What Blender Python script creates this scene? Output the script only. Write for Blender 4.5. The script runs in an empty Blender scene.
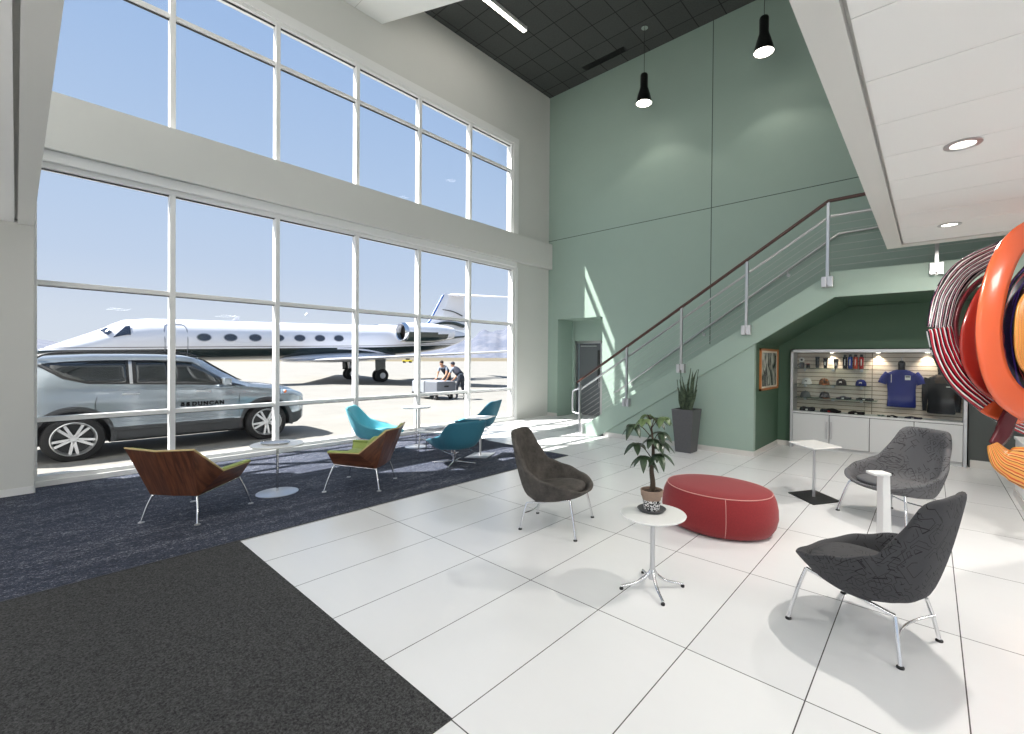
import bpy, bmesh, math, random
from mathutils import Vector, Matrix, Quaternion, noise
random.seed(7)
PI = math.pi
SC = bpy.context.scene
COL = SC.collection
SC.view_settings.view_transform = 'Standard'
SC.view_settings.look = 'None'
SC.view_settings.gamma = 1
SC.view_settings.exposure = .3
SC.view_settings.use_curve_mapping = False
SC.cycles.use_denoising = True

# ------------------------------------------------------------------ materials
def s2l(c):
    return tuple(((v / 12.92) if v <= 0.04045 else ((v + 0.055) / 1.055) ** 2.4) for v in c)

def rgb(r, g, b):
    return s2l((r / 255, g / 255, b / 255)) + (1.0,)

class NT:
    def __init__(s, name):
        s.m = bpy.data.materials.new(name); s.m.use_nodes = True
        s.t = s.m.node_tree; s.n = s.t.nodes; s.l = s.t.links
        s.b = s.n['Principled BSDF']
    def add(s, typ, **kw):
        n = s.n.new(typ)
        for k, v in kw.items():
            if k in ('inp',):
                for kk, vv in v.items(): n.inputs[kk].default_value = vv
            else: setattr(n, k, v)
        return n
    def link(s, a, ao, b, bi): s.l.new(a.outputs[ao], b.inputs[bi])

def mat(name, col, rough=0.5, metal=0.0, spec=None, coat=0, emit=None, estr=0, sheen=0,
        nscale=None, namt=0.1, bump=0.0, bscale=None):
    t = NT(name); b = t.b
    b.inputs['Base Color'].default_value = col
    b.inputs['Roughness'].default_value = rough
    b.inputs['Metallic'].default_value = metal
    if spec is not None: b.inputs['Specular IOR Level'].default_value = spec
    if coat: b.inputs['Coat Weight'].default_value = coat; b.inputs['Coat Roughness'].default_value = .05
    if sheen: b.inputs['Sheen Weight'].default_value = sheen
    if emit is not None:
        b.inputs['Emission Color'].default_value = emit; b.inputs['Emission Strength'].default_value = estr
    if nscale:
        tc = t.add('ShaderNodeTexCoord')
        no = t.add('ShaderNodeTexNoise', inp={'Scale': nscale, 'Detail': 6.0, 'Roughness': .6})
        t.link(tc, 'Object', no, 'Vector')
        mr = t.add('ShaderNodeMapRange', inp={'From Min': .3, 'From Max': .7, 'To Min': 1 - namt, 'To Max': 1 + namt})
        t.link(no, 'Fac', mr, 'Value')
        mx = t.add('ShaderNodeVectorMath', operation='SCALE')
        mx.inputs[0].default_value = col[:3]
        t.link(mr, 'Result', mx, 'Scale'); t.link(mx, 'Vector', b, 'Base Color')
    if bump:
        tc = t.add('ShaderNodeTexCoord')
        no = t.add('ShaderNodeTexNoise', inp={'Scale': bscale or 80., 'Detail': 4.0})
        t.link(tc, 'Object', no, 'Vector')
        bp = t.add('ShaderNodeBump', inp={'Strength': bump, 'Distance': .01})
        t.link(no, 'Fac', bp, 'Height'); t.link(bp, 'Normal', b, 'Normal')
    return t.m

M = {}
M['white'] = mat('white_paint', rgb(238, 238, 235), .55, bump=.02, bscale=120)
M['wallgrey'] = mat('pale_wall_paint', rgb(212, 212, 207), .6, nscale=1.2, namt=.015)
M['frame'] = mat('white_window_frame', rgb(232, 232, 230), .35)
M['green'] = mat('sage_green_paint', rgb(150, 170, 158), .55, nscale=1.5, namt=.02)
M['deepgreen'] = mat('deep_green_paint', rgb(70, 98, 78), .6)  # green darkened to paint in the shade of the unlit space under the stairs
M['darkwall'] = mat('charcoal_wall_paint', rgb(72, 77, 75), .6)
M['joint'] = mat('reveal_shadow_line', rgb(70, 84, 76), .8)
M['black'] = mat('black_plastic', rgb(22, 22, 24), .4)
M['rubber'] = mat('tyre_rubber', rgb(26, 26, 28), .75)
M['chrome'] = mat('chrome', (.75, .75, .76, 1), .12, 1)
M['steel'] = mat('brushed_steel', (.52, .52, .52, 1), .3, 1)
M['silver'] = mat('satin_silver', (.58, .58, .59, 1), .35, .8)
M['whitegloss'] = mat('white_laminate', rgb(238, 238, 236), .22)
M['trim'] = mat('tile_baseboard', rgb(205, 203, 198), .35)
M['wood'] = mat('dark_handrail_wood', rgb(78, 46, 36), .35)
M['cabinet'] = mat('cabinet_laminate', rgb(208, 210, 210), .4)
M['alu'] = mat('anodised_frame', (.6, .61, .62, 1), .35, .6)
M['dkbrown'] = mat('charcoal_planter', rgb(82, 82, 84), .5, nscale=30, namt=.1)
M['soil'] = mat('potting_soil', rgb(58, 44, 34), .95)
M['doorgrey'] = mat('grey_door_paint', rgb(96, 100, 103), .45)
M['lamp'] = mat('lit_lamp_lens', (1, .97, .9, 1), .5, emit=(1, .94, .84, 1), estr=6)
M['lampblk'] = mat('black_lamp_metal', rgb(30, 31, 30), .35, .3)
M['redwool'] = mat('red_wool', rgb(138, 34, 38), .85, sheen=.15, nscale=90, namt=.12, bump=.1, bscale=500)
M['thread'] = mat('pale_topstitch', rgb(205, 150, 145), .8)
M['aqua'] = mat('turquoise_upholstery', rgb(92, 178, 196), .75, sheen=.1, nscale=60, namt=.06)
M['teal'] = mat('teal_upholstery', rgb(44, 112, 134), .75, sheen=.1, nscale=60, namt=.06)
M['lime'] = mat('lime_upholstery', rgb(156, 172, 96), .8, sheen=.1, nscale=60, namt=.06)
M['concrete'] = None

def mat_floor():
    t = NT('large_white_porcelain_tiles')
    tc = t.add('ShaderNodeTexCoord')
    mp = t.add('ShaderNodeMapping', inp={'Location': (1.664 + .606 * 30, -1.292 + 1.2016 * 30, 0)})
    br = t.add('ShaderNodeTexBrick', offset=0.0, squash=1.0,
               inp={'Scale': 1.0, 'Brick Width': .606, 'Row Height': 1.2016, 'Mortar Size': .0036, 'Mortar Smooth': .3,
                    'Color1': rgb(232, 232, 233), 'Color2': rgb(237, 237, 237), 'Mortar': rgb(92, 90, 90)})
    t.link(tc, 'Object', mp, 'Vector'); t.link(mp, 'Vector', br, 'Vector')
    mp2 = t.add('ShaderNodeMapping', inp={'Scale': (.9, 5., 1)})
    mp2.inputs['Rotation'].default_value = (0, 0, 1.4)
    no = t.add('ShaderNodeTexNoise', inp={'Scale': 2.2, 'Detail': 8., 'Roughness': .6})
    t.link(tc, 'Object', mp2, 'Vector'); t.link(mp2, 'Vector', no, 'Vector')
    mr = t.add('ShaderNodeMapRange', inp={'From Min': .3, 'From Max': .7, 'To Min': .994, 'To Max': 1.004})
    t.link(no, 'Fac', mr, 'Value')
    vm = t.add('ShaderNodeVectorMath', operation='SCALE')
    t.link(br, 'Color', vm, 0); t.link(mr, 'Result', vm, 'Scale'); t.link(vm, 'Vector', t.b, 'Base Color')
    r2 = t.add('ShaderNodeMapRange', inp={'From Min': .3, 'From Max': .7, 'To Min': .21, 'To Max': .25})
    t.link(no, 'Fac', r2, 'Value'); t.link(r2, 'Result', t.b, 'Roughness')
    t.b.inputs['Specular IOR Level'].default_value = .5
    return t.m
M['floor'] = mat_floor()

def mat_carpet():
    t = NT('blue_grey_streaked_carpet')
    tc = t.add('ShaderNodeTexCoord')
    mp = t.add('ShaderNodeMapping', inp={'Scale': (60., 7., 1)})
    no = t.add('ShaderNodeTexNoise', inp={'Scale': 1.6, 'Detail': 3., 'Roughness': .6})
    t.link(tc, 'Object', mp, 'Vector'); t.link(mp, 'Vector', no, 'Vector')
    mpb = t.add('ShaderNodeMapping', inp={'Scale': (5., .8, 1)})
    nb = t.add('ShaderNodeTexNoise', inp={'Scale': 1.2, 'Detail': 3.})
    t.link(tc, 'Object', mpb, 'Vector'); t.link(mpb, 'Vector', nb, 'Vector')
    nf = t.add('ShaderNodeTexNoise', inp={'Scale': 62., 'Detail': 4., 'Roughness': .85})
    t.link(tc, 'Object', nf, 'Vector')
    cr = t.add('ShaderNodeValToRGB'); e = cr.color_ramp.elements
    e[0].position = .42; e[0].color = rgb(20, 23, 32)
    e[1].position = .70; e[1].color = rgb(186, 186, 190)
    e2 = cr.color_ramp.elements.new(.56); e2.color = rgb(54, 61, 80)
    a1 = t.add('ShaderNodeMath', operation='MULTIPLY_ADD'); a1.inputs[1].default_value = .55
    t.link(nf, 'Fac', a1, 0)
    a0 = t.add('ShaderNodeMath', operation='MULTIPLY'); a0.inputs[1].default_value = .35
    t.link(no, 'Fac', a0, 0); t.link(a0, 'Value', a1, 2)
    a2 = t.add('ShaderNodeMath', operation='MULTIPLY_ADD'); a2.inputs[1].default_value = .16
    t.link(nb, 'Fac', a2, 0); t.link(a1, 'Value', a2, 2)
    t.link(a2, 'Value', cr, 'Fac'); t.link(cr, 'Color', t.b, 'Base Color')
    t.b.inputs['Roughness'].default_value = .95
    bp = t.add('ShaderNodeBump', inp={'Strength': .4, 'Distance': .004})
    t.link(nf, 'Fac', bp, 'Height'); t.link(bp, 'Normal', t.b, 'Normal')
    return t.m
M['carpet'] = mat_carpet()

def mat_speck(name, c0, c1, scale, bump=.5, p0=.35, p1=.75):
    t = NT(name)
    tc = t.add('ShaderNodeTexCoord')
    nf = t.add('ShaderNodeTexNoise', inp={'Scale': scale, 'Detail': 4., 'Roughness': .8})
    t.link(tc, 'Object', nf, 'Vector')
    cr = t.add('ShaderNodeValToRGB'); e = cr.color_ramp.elements
    e[0].position = p0; e[0].color = c0; e[1].position = p1; e[1].color = c1
    t.link(nf, 'Fac', cr, 'Fac'); t.link(cr, 'Color', t.b, 'Base Color')
    t.b.inputs['Roughness'].default_value = .95
    bp = t.add('ShaderNodeBump', inp={'Strength': bump, 'Distance': .004})
    t.link(nf, 'Fac', bp, 'Height'); t.link(bp, 'Normal', t.b, 'Normal')
    return t.m
M['mat'] = mat_speck('charcoal_entrance_matting', rgb(9, 10, 11), rgb(96, 96, 96), 95, p0=.38, p1=.72)
M['apron'] = mat_speck('pale_airfield_concrete', rgb(122, 119, 113), rgb(136, 133, 127), .35, .05, .3, .7)
M['dirt'] = mat_speck('dry_grass_and_dirt', rgb(104, 88, 66), rgb(112, 104, 74), .05, .05, .35, .65)
M['tarmac'] = mat('taxiway_asphalt', rgb(92, 94, 96), .9)
M['mountain'] = mat_speck('hazy_blue_mountain_rock', rgb(84, 90, 106), rgb(108, 110, 120), .006, .0, .4, .62)  # bluish tint is distance haze mixed into the rock colour

def mat_ceiling():
    t = NT('charcoal_acoustic_tiles')
    tc = t.add('ShaderNodeTexCoord')
    mp = t.add('ShaderNodeMapping', inp={'Location': (18.0 + .12, 18.0 - .18, 0)})
    br = t.add('ShaderNodeTexBrick', offset=0.0, squash=1.0,
               inp={'Scale': 1.0, 'Brick Width': .61, 'Row Height': .61, 'Mortar Size': .011, 'Mortar Smooth': .1,
                    'Color1': rgb(66, 68, 66), 'Color2': rgb(72, 74, 72), 'Mortar': rgb(24, 25, 25)})
    t.link(tc, 'Object', mp, 'Vector'); t.link(mp, 'Vector', br, 'Vector')
    no = t.add('ShaderNodeTexNoise', inp={'Scale': 40., 'Detail': 5.})
    t.link(tc, 'Object', no, 'Vector')
    mr = t.add('ShaderNodeMapRange', inp={'From Min': .3, 'From Max': .7, 'To Min': .85, 'To Max': 1.15})
    t.link(no, 'Fac', mr, 'Value')
    vm = t.add('ShaderNodeVectorMath', operation='SCALE')
    t.link(br, 'Color', vm, 0); t.link(mr, 'Result', vm, 'Scale'); t.link(vm, 'Vector', t.b, 'Base Color')
    t.b.inputs['Roughness'].default_value = .9
    return t.m
M['ceiling'] = mat_ceiling()

def mat_glass(name, tint, refl=.06, rough=0.0):
    m = bpy.data.materials.new(name); m.use_nodes = True
    t = m.node_tree; n = t.nodes; n.clear()
    out = n.new('ShaderNodeOutputMaterial')
    tr = n.new('ShaderNodeBsdfTransparent'); tr.inputs['Color'].default_value = tint
    gl = n.new('ShaderNodeBsdfGlossy'); gl.inputs['Roughness'].default_value = rough
    mx = n.new('ShaderNodeMixShader')
    fr = n.new('ShaderNodeLayerWeight'); fr.inputs['Blend'].default_value = .25
    mu = n.new('ShaderNodeMath'); mu.operation = 'MULTIPLY_ADD'; mu.inputs[1].default_value = .12; mu.inputs[2].default_value = refl * .2
    t.links.new(fr.outputs['Fresnel'], mu.inputs[0]); t.links.new(mu.outputs[0], mx.inputs['Fac'])
    t.links.new(tr.outputs[0], mx.inputs[1]); t.links.new(gl.outputs[0], mx.inputs[2])
    t.links.new(mx.outputs[0], out.inputs['Surface'])
    return m
M['glass'] = mat_glass('window_glass', (.95, .96, .97, 1), .02)
M['caseglass'] = mat_glass('display_glass', (.9, .92, .92, 1), .05)
M['shelfglass'] = mat_glass('glass_shelf', (.72, .8, .78, 1), .1)
M['carglass'] = mat('tinted_car_glass', rgb(26, 32, 34), .04, 0, spec=.8)
M['clearcar'] = mat_glass('car_front_glass', (.35, .4, .4, 1), .1)
M['carpaint'] = mat('ice_blue_silver_paint', rgb(152, 161, 168), .22, .65, coat=1)
M['cladding'] = mat('grey_body_cladding', rgb(52, 54, 57), .6)
M['jetwhite'] = mat('glossy_white_aircraft_paint', rgb(232, 232, 236), .18, 0, coat=.6)
M['jetdark'] = mat('dark_green_aircraft_paint', rgb(32, 46, 42), .2, 0, coat=.6)
M['jetblue'] = mat('blue_leading_edge', rgb(60, 100, 170), .3)

def mat_fabric_lines(name, base, line, base2=None, scale=5.5):
    "grey upholstery with a drawn network of black angular lines"
    t = NT(name)
    tc = t.add('ShaderNodeTexCoord')
    masks = []
    for k, (sc, w, rot) in enumerate(((scale, .030, (0, 0, 0)), (scale * 1.9, .045, (.3, .5, .2)))):
        mp = t.add('ShaderNodeMapping'); mp.inputs['Rotation'].default_value = rot
        mp.inputs['Location'].default_value = (k * 3.1, 0, k)
        vo = t.add('ShaderNodeTexVoronoi', feature='F1', distance='MANHATTAN', inp={'Scale': sc, 'Randomness': .85})
        t.link(tc, 'Object', mp, 'Vector'); t.link(mp, 'Vector', vo, 'Vector')
        wv = t.add('ShaderNodeMath', operation='PINGPONG'); wv.inputs[1].default_value = .17
        t.link(vo, 'Distance', wv, 0)
        lt = t.add('ShaderNodeMath', operation='LESS_THAN'); lt.inputs[1].default_value = w * .42
        t.link(wv, 'Value', lt, 0)
        no = t.add('ShaderNodeTexNoise', inp={'Scale': 3.6 + k * 2, 'Detail': 1.})
        t.link(mp, 'Vector', no, 'Vector')
        gt = t.add('ShaderNodeMath', operation='GREATER_THAN'); gt.inputs[1].default_value = .46 + .04 * k
        t.link(no, 'Fac', gt, 0)
        mu = t.add('ShaderNodeMath', operation='MULTIPLY'); t.link(lt, 'Value', mu, 0); t.link(gt, 'Value', mu, 1)
        masks.append(mu)
    ad = t.add('ShaderNodeMath', operation='MAXIMUM'); t.link(masks[0], 'Value', ad, 0); t.link(masks[1], 'Value', ad, 1)
    no = t.add('ShaderNodeTexNoise', inp={'Scale': 260., 'Detail': 2.})
    t.link(tc, 'Object', no, 'Vector')
    cb = t.add('ShaderNodeMixRGB', inp={'Color1': base, 'Color2': base2 or tuple(c * .7 for c in base[:3]) + (1,)})
    t.link(no, 'Fac', cb, 'Fac')
    mx = t.add('ShaderNodeMixRGB', inp={'Color2': line})
    t.link(ad, 'Value', mx, 'Fac'); t.link(cb, 'Color', mx, 'Color1'); t.link(mx, 'Color', t.b, 'Base Color')
    t.b.inputs['Roughness'].default_value = .85
    return t.m
M['linefabric'] = mat_fabric_lines('dark_grey_fabric_with_black_line_drawing', rgb(68, 68, 71), rgb(8, 8, 10))  # darker copy of the chair fabric, weaker light put into its grey
M['linefabric2'] = mat_fabric_lines('mid_grey_fabric_with_black_line_drawing', rgb(104, 104, 107), rgb(14, 14, 16))  # lighter copy, the light falling on this chair put into its grey
M['brownfabric'] = mat_speck('mottled_brown_grey_fabric', rgb(56, 53, 50), rgb(96, 91, 86), 9., .02, .3, .72)

def mat_walnut(name='walnut_veneer', c0=(72, 42, 30), c1=(114, 70, 48), sc=(2.5, 26., 2.5)):
    t = NT(name)
    tc = t.add('ShaderNodeTexCoord')
    mp = t.add('ShaderNodeMapping', inp={'Scale': sc})
    no = t.add('ShaderNodeTexNoise', inp={'Scale': 1.6, 'Detail': 5., 'Distortion': .8})
    t.link(tc, 'Object', mp, 'Vector'); t.link(mp, 'Vector', no, 'Vector')
    cr = t.add('ShaderNodeValToRGB'); e = cr.color_ramp.elements
    e[0].position = .35; e[0].color = rgb(*c0); e[1].position = .65; e[1].color = rgb(*c1)
    t.link(no, 'Fac', cr, 'Fac'); t.link(cr, 'Color', t.b, 'Base Color')
    t.b.inputs['Roughness'].default_value = .35
    return t.m
M['walnut'] = mat_walnut()
M['plyedge'] = mat('pale_plywood_edge', rgb(190, 170, 120), .6)

def mat_slat():
    t = NT('beige_slatwall')
    tc = t.add('ShaderNodeTexCoord')
    wv = t.add('ShaderNodeTexBrick', offset=0., inp={'Scale': 1., 'Brick Width': 50., 'Row Height': .075, 'Mortar Size': .006,
               'Color1': rgb(222, 208, 190), 'Color2': rgb(214, 200, 184), 'Mortar': rgb(120, 106, 92)})
    mp = t.add('ShaderNodeMapping'); mp.inputs['Rotation'].default_value = (PI / 2, 0, 0)
    t.link(tc, 'Object', mp, 'Vector'); t.link(mp, 'Vector', wv, 'Vector'); t.link(wv, 'Color', t.b, 'Base Color')
    return t.m
M['slat'] = mat_slat()

def mat_stripes(name, cols, freq, axis='X', wob=.15, rough=.25):
    "stripes run along the ribbon: colour by its own UV"
    t = NT(name)
    uv = t.add('ShaderNodeUVMap')
    sp = t.add('ShaderNodeSeparateXYZ'); t.link(uv, 'UV', sp, 'Vector')
    no = t.add('ShaderNodeTexNoise', inp={'Scale': 3., 'Detail': 3.}); t.link(uv, 'UV', no, 'Vector')
    a = t.add('ShaderNodeMath', operation='MULTIPLY_ADD'); a.inputs[1].default_value = wob
    t.link(no, 'Fac', a, 0); t.link(sp, 'X', a, 2)
    b = t.add('ShaderNodeMath', operation='MULTIPLY'); b.inputs[1].default_value = freq; t.link(a, 'Value', b, 0)
    fr = t.add('ShaderNodeMath', operation='FRACT'); t.link(b, 'Value', fr, 0)
    cr = t.add('ShaderNodeValToRGB'); cr.color_ramp.interpolation = 'CONSTANT'
    els = cr.color_ramp.elements
    while len(els) > 1: els.remove(els[-1])
    els[0].position = 0; els[0].color = cols[0][1]
    for p, c in cols[1:]:
        e = els.new(p); e.color = c
    t.link(fr, 'Value', cr, 'Fac'); t.link(cr, 'Color', t.b, 'Base Color')
    t.b.inputs['Roughness'].default_value = rough
    return t.m

# ------------------------------------------------------------------ geometry helpers
class B:
    def __init__(s): s.bm = bmesh.new()
    def box(s, c, d, rot=None):
        r = bmesh.ops.create_cube(s.bm, size=1)
        m = Matrix.Translation(c) @ (rot.to_4x4() if rot else Matrix()) @ Matrix.Diagonal((*d, 1))
        bmesh.ops.transform(s.bm, matrix=m, verts=r['verts']); return s
    def bb(s, x0, x1, y0, y1, z0, z1):
        return s.box(((x0 + x1) / 2, (y0 + y1) / 2, (z0 + z1) / 2), (abs(x1 - x0), abs(y1 - y0), abs(z1 - z0)))
    def tube(s, pts, r, n=10, closed=False, r1=None):
        pts = [Vector(p) for p in pts]; N = len(pts)
        rings = []; prev = None
        for i, p in enumerate(pts):
            a = pts[i - 1] if (i > 0 or closed) else p
            b = pts[(i + 1) % N] if (i < N - 1 or closed) else p
            t = (b - a).normalized()
            if prev is None:
                u = t.orthogonal().normalized()
            else:
                u = (prev - t * prev.dot(t))
                u = u.normalized() if u.length > 1e-6 else t.orthogonal().normalized()
            prev = u; v = t.cross(u)
            rr = r if r1 is None else r + (r1 - r) * i / (N - 1)
            if isinstance(r, (list, tuple)): rr = r[i]
            rings.append([s.bm.verts.new(p + (u * math.cos(k * 2 * PI / n) + v * math.sin(k * 2 * PI / n)) * rr) for k in range(n)])
        for i in range(N if closed else N - 1):
            A, C = rings[i], rings[(i + 1) % N]
            for k in range(n):
                s.bm.faces.new((A[k], A[(k + 1) % n], C[(k + 1) % n], C[k]))
        if not closed:
            s.bm.faces.new(rings[0][::-1]); s.bm.faces.new(rings[-1])
        return s
    def lathe(s, prof, n=32, c=(0, 0, 0), sx=1, sy=1, rot=0):
        rings = []
        for r, z in prof:
            if r < 1e-5: rings.append([s.bm.verts.new((c[0], c[1], c[2] + z))])
            else:
                ring = []
                for k in range(n):
                    a = k * 2 * PI / n; x, y = r * math.cos(a) * sx, r * math.sin(a) * sy
                    ring.append(s.bm.verts.new((c[0] + x * math.cos(rot) - y * math.sin(rot), c[1] + x * math.sin(rot) + y * math.cos(rot), c[2] + z)))
                rings.append(ring)
        for A, C in zip(rings, rings[1:]):
            if len(A) == 1 and len(C) > 1:
                for k in range(n): s.bm.faces.new((A[0], C[k], C[(k + 1) % n]))
            elif len(C) == 1 and len(A) > 1:
                for k in range(n): s.bm.faces.new((A[k], C[0], A[(k + 1) % n]))
            elif len(A) > 1:
                for k in range(n): s.bm.faces.new((A[k], A[(k + 1) % n], C[(k + 1) % n], C[k]))
        return s
    def loft(s, rings, caps=True, closed=True):
        R = [[s.bm.verts.new(p) for p in ring] for ring in rings]
        n = len(R[0])
        for A, C in zip(R, R[1:]):
            for k in range(n if closed else n - 1):
                s.bm.faces.new((A[k], A[(k + 1) % n], C[(k + 1) % n], C[k]))
        if caps and closed:
            s.bm.faces.new(R[0][::-1]); s.bm.faces.new(R[-1])
        return s
    def prism(s, poly, axis, a, b):
        "poly: 2D points in the two other axes in order (y,z),(x,z),(x,y)"
        def P(p, t):
            if axis == 'x': return (t, p[0], p[1])
            if axis == 'y': return (p[0], t, p[1])
            return (p[0], p[1], t)
        return s.loft([[P(p, a) for p in poly], [P(p, b) for p in poly]])
    def sphere(s, c, r, seg=16, scale=(1, 1, 1)):
        q = bmesh.ops.create_uvsphere(s.bm, u_segments=seg, v_segments=max(6, seg // 2), radius=r)
        bmesh.ops.transform(s.bm, matrix=Matrix.Translation(c) @ Matrix.Diagonal((*scale, 1)), verts=q['verts']); return s
    def xf(s, m):
        bmesh.ops.transform(s.bm, matrix=m, verts=s.bm.verts[:]); return s
    def fin(s, name, m, parent=None, smooth=None, bevel=0, seg=2, sub=0, solid=0, offset=-1):
        bmesh.ops.recalc_face_normals(s.bm, faces=s.bm.faces[:])
        me = bpy.data.meshes.new(name); s.bm.to_mesh(me); s.bm.free()
        o = bpy.data.objects.new(name, me); COL.objects.link(o)
        for mm in (m if isinstance(m, (list, tuple)) else [m]): me.materials.append(mm)
        if smooth is not None:
            if smooth >= 180:
                for p in me.polygons: p.use_smooth = True
            else:
                me.shade_smooth() if hasattr(me, 'shade_smooth') else None
                for p in me.polygons: p.use_smooth = True
                bm2 = bmesh.new(); bm2.from_mesh(me)
                for e in bm2.edges:
                    if len(e.link_faces) == 2 and e.calc_face_angle(0) > math.radians(smooth): e.smooth = False
                bm2.to_mesh(me); bm2.free()
        if solid:
            q = o.modifiers.new('solid', 'SOLIDIFY'); q.thickness = solid; q.offset = offset
        if bevel:
            q = o.modifiers.new('bevel', 'BEVEL'); q.width = bevel; q.segments = seg; q.limit_method = 'ANGLE'; q.angle_limit = math.radians(35)
        if sub:
            q = o.modifiers.new('sub', 'SUBSURF'); q.levels = sub; q.render_levels = sub
        if parent: o.parent = parent
        return o

def bake(o):
    "apply the modifiers into the mesh"
    dg = bpy.context.evaluated_depsgraph_get(); dg.update()
    me = bpy.data.meshes.new_from_object(o.evaluated_get(dg))
    o.modifiers.clear(); o.data = me
    return o

def tag(o, label=None, cat=None, group=None, kind=None):
    if label: o['label'] = label
    if cat: o['category'] = cat
    if group: o['group'] = group
    if kind: o['kind'] = kind
    return o

def empty(name, loc=(0, 0, 0), rz=0, label=None, cat=None, group=None, kind=None):
    o = bpy.data.objects.new(name, None); COL.objects.link(o)
    o.location = loc; o.rotation_euler = (0, 0, rz); o.empty_display_size = .1
    return tag(o, label, cat, group, kind)

def copy_tree(o, parent=None):
    c = o.copy(); COL.objects.link(c); c.parent = parent
    for ch in list(o.children): copy_tree(ch, c)
    return c

def struct(o): o['kind'] = 'structure'; return o

def smoothpts(pts, n=6, closed=False):
    pts = [Vector(p) for p in pts]; out = []; N = len(pts)
    rng = range(N if closed else N - 1)
    for i in rng:
        if closed: a, b, c, d = pts[i - 1], pts[i], pts[(i + 1) % N], pts[(i + 2) % N]
        else: a, b, c, d = pts[max(i - 1, 0)], pts[i], pts[i + 1], pts[min(i + 2, N - 1)]
        for k in range(n):
            t = k / n
            out.append(.5 * ((2 * b) + (c - a) * t + (2 * a - 5 * b + 4 * c - d) * t * t + (3 * b - a - 3 * c + d) * t ** 3))
    if not closed: out.append(pts[-1])
    return out

def lerp_table(tab, x):
    if x <= tab[0][0]: return tab[0][1]
    for (a, va), (b, vb) in zip(tab, tab[1:]):
        if x <= b:
            t = (x - a) / (b - a); t = t * t * (3 - 2 * t)
            return va + (vb - va) * t
    return tab[-1][1]

# ------------------------------------------------------------------ camera
P = [451.580256, 361.642787, .703549259, -.00811894097, .00831919751, 548.268558]
yaw, pit, rol = P[2:5]
F = Vector((-math.sin(yaw) * math.cos(pit), math.cos(yaw) * math.cos(pit), math.sin(pit)))
r_ = Vector((math.cos(yaw), math.sin(yaw), 0)); u_ = r_.cross(F)
c_, s_ = math.cos(rol), math.sin(rol)
RR, UU = c_ * r_ + s_ * u_, -s_ * r_ + c_ * u_
cam = bpy.data.cameras.new('camera'); co = bpy.data.objects.new('camera', cam); COL.objects.link(co)
mw = Matrix((RR, UU, -F)).transposed().to_4x4(); mw.translation = (0, 0, 1.665); co.matrix_world = mw
cam.sensor_fit = 'HORIZONTAL'; cam.sensor_width = 36; cam.lens = P[0] / 1024 * 36
cam.shift_x = (512 - P[5]) / 1024; cam.shift_y = (P[1] - 367) / 1024
cam.clip_start = .05; cam.clip_end = 20000
SC.camera = co

# ------------------------------------------------------------------ world, sun
w = bpy.data.worlds.new('sky'); SC.world = w; w.use_nodes = True
nt = w.node_tree; n = nt.nodes; bg = n['Background']
tc = n.new('ShaderNodeTexCoord'); sp = n.new('ShaderNodeSeparateXYZ'); cr = n.new('ShaderNodeValToRGB')
nt.links.new(tc.outputs['Generated'], sp.inputs[0]); nt.links.new(sp.outputs['Z'], cr.inputs['Fac'])
e = cr.color_ramp.elements
e[0].position = 0; e[0].color = rgb(226, 233, 243); e[1].position = 1; e[1].color = rgb(140, 176, 226)
for p_, c in ((.06, (222, 231, 244)), (.16, (204, 220, 243)), (.32, (188, 211, 242)), (.55, (166, 196, 238))):
    q = e.new(p_); q.color = rgb(*c)
nt.links.new(cr.outputs['Color'], bg.inputs['Color']); bg.inputs['Strength'].default_value = .80

sun = bpy.data.lights.new('sun', 'SUN'); so = bpy.data.objects.new('sun', sun); COL.objects.link(so)
sd = Vector((-.82, -1.0, 2.12 * .82)).normalized()
so.rotation_euler = sd.to_track_quat('Z', 'Y').to_euler(); so.location = sd * 30
sun.energy = 13.5; sun.angle = math.radians(.53); sun.color = (1, .965, .91)

def area(name, loc, sx, sy, power, col=(1, .95, .88), rot=(0, 0, 0), spread=None, parent=None):
    l = bpy.data.lights.new(name, 'AREA'); l.shape = 'RECTANGLE'; l.size = sx; l.size_y = sy
    l.energy = power; l.color = col
    if spread: l.spread = math.radians(spread)
    o = bpy.data.objects.new(name, l); COL.objects.link(o); o.location = loc; o.rotation_euler = rot
    if parent: o.parent = parent
    return o

# ------------------------------------------------------------------ setting: ground and floor
struct(B().bb(-150, 60, -120, 160, -.3, -.02).fin('ground', M['apron']))
struct(B().bb(-9, 9, -7, 12, -.25, 0).fin('floor', M['floor']))
struct(B().bb(-1200, -150, -900, 1600, -.3, -.03).fin('grass_verge', M['dirt']))
struct(B().bb(-235, -205, -700, 1400, -.3, .0).fin('taxiway', M['tarmac']))
struct(B().bb(-420, -360, -700, 1400, -.3, .02).fin('runway', M['tarmac']))
struct(B().bb(-8.45, -4.72, -4, 6.1, 0, .006).fin('floor_carpet', M['carpet']))
struct(B().bb(-4.724, -4.712, -4, 6.1, 0, .008).bb(-8.45, -4.712, 6.095, 6.105, 0, .008).fin('floor_edging', M['cladding']))
tag(B().bb(-4.708, -1.66, -3, 1.295, 0, .006).fin('entrance_mat', M['mat']), 'charcoal entrance matting on the floor beside the white tiles', 'mat')

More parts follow.
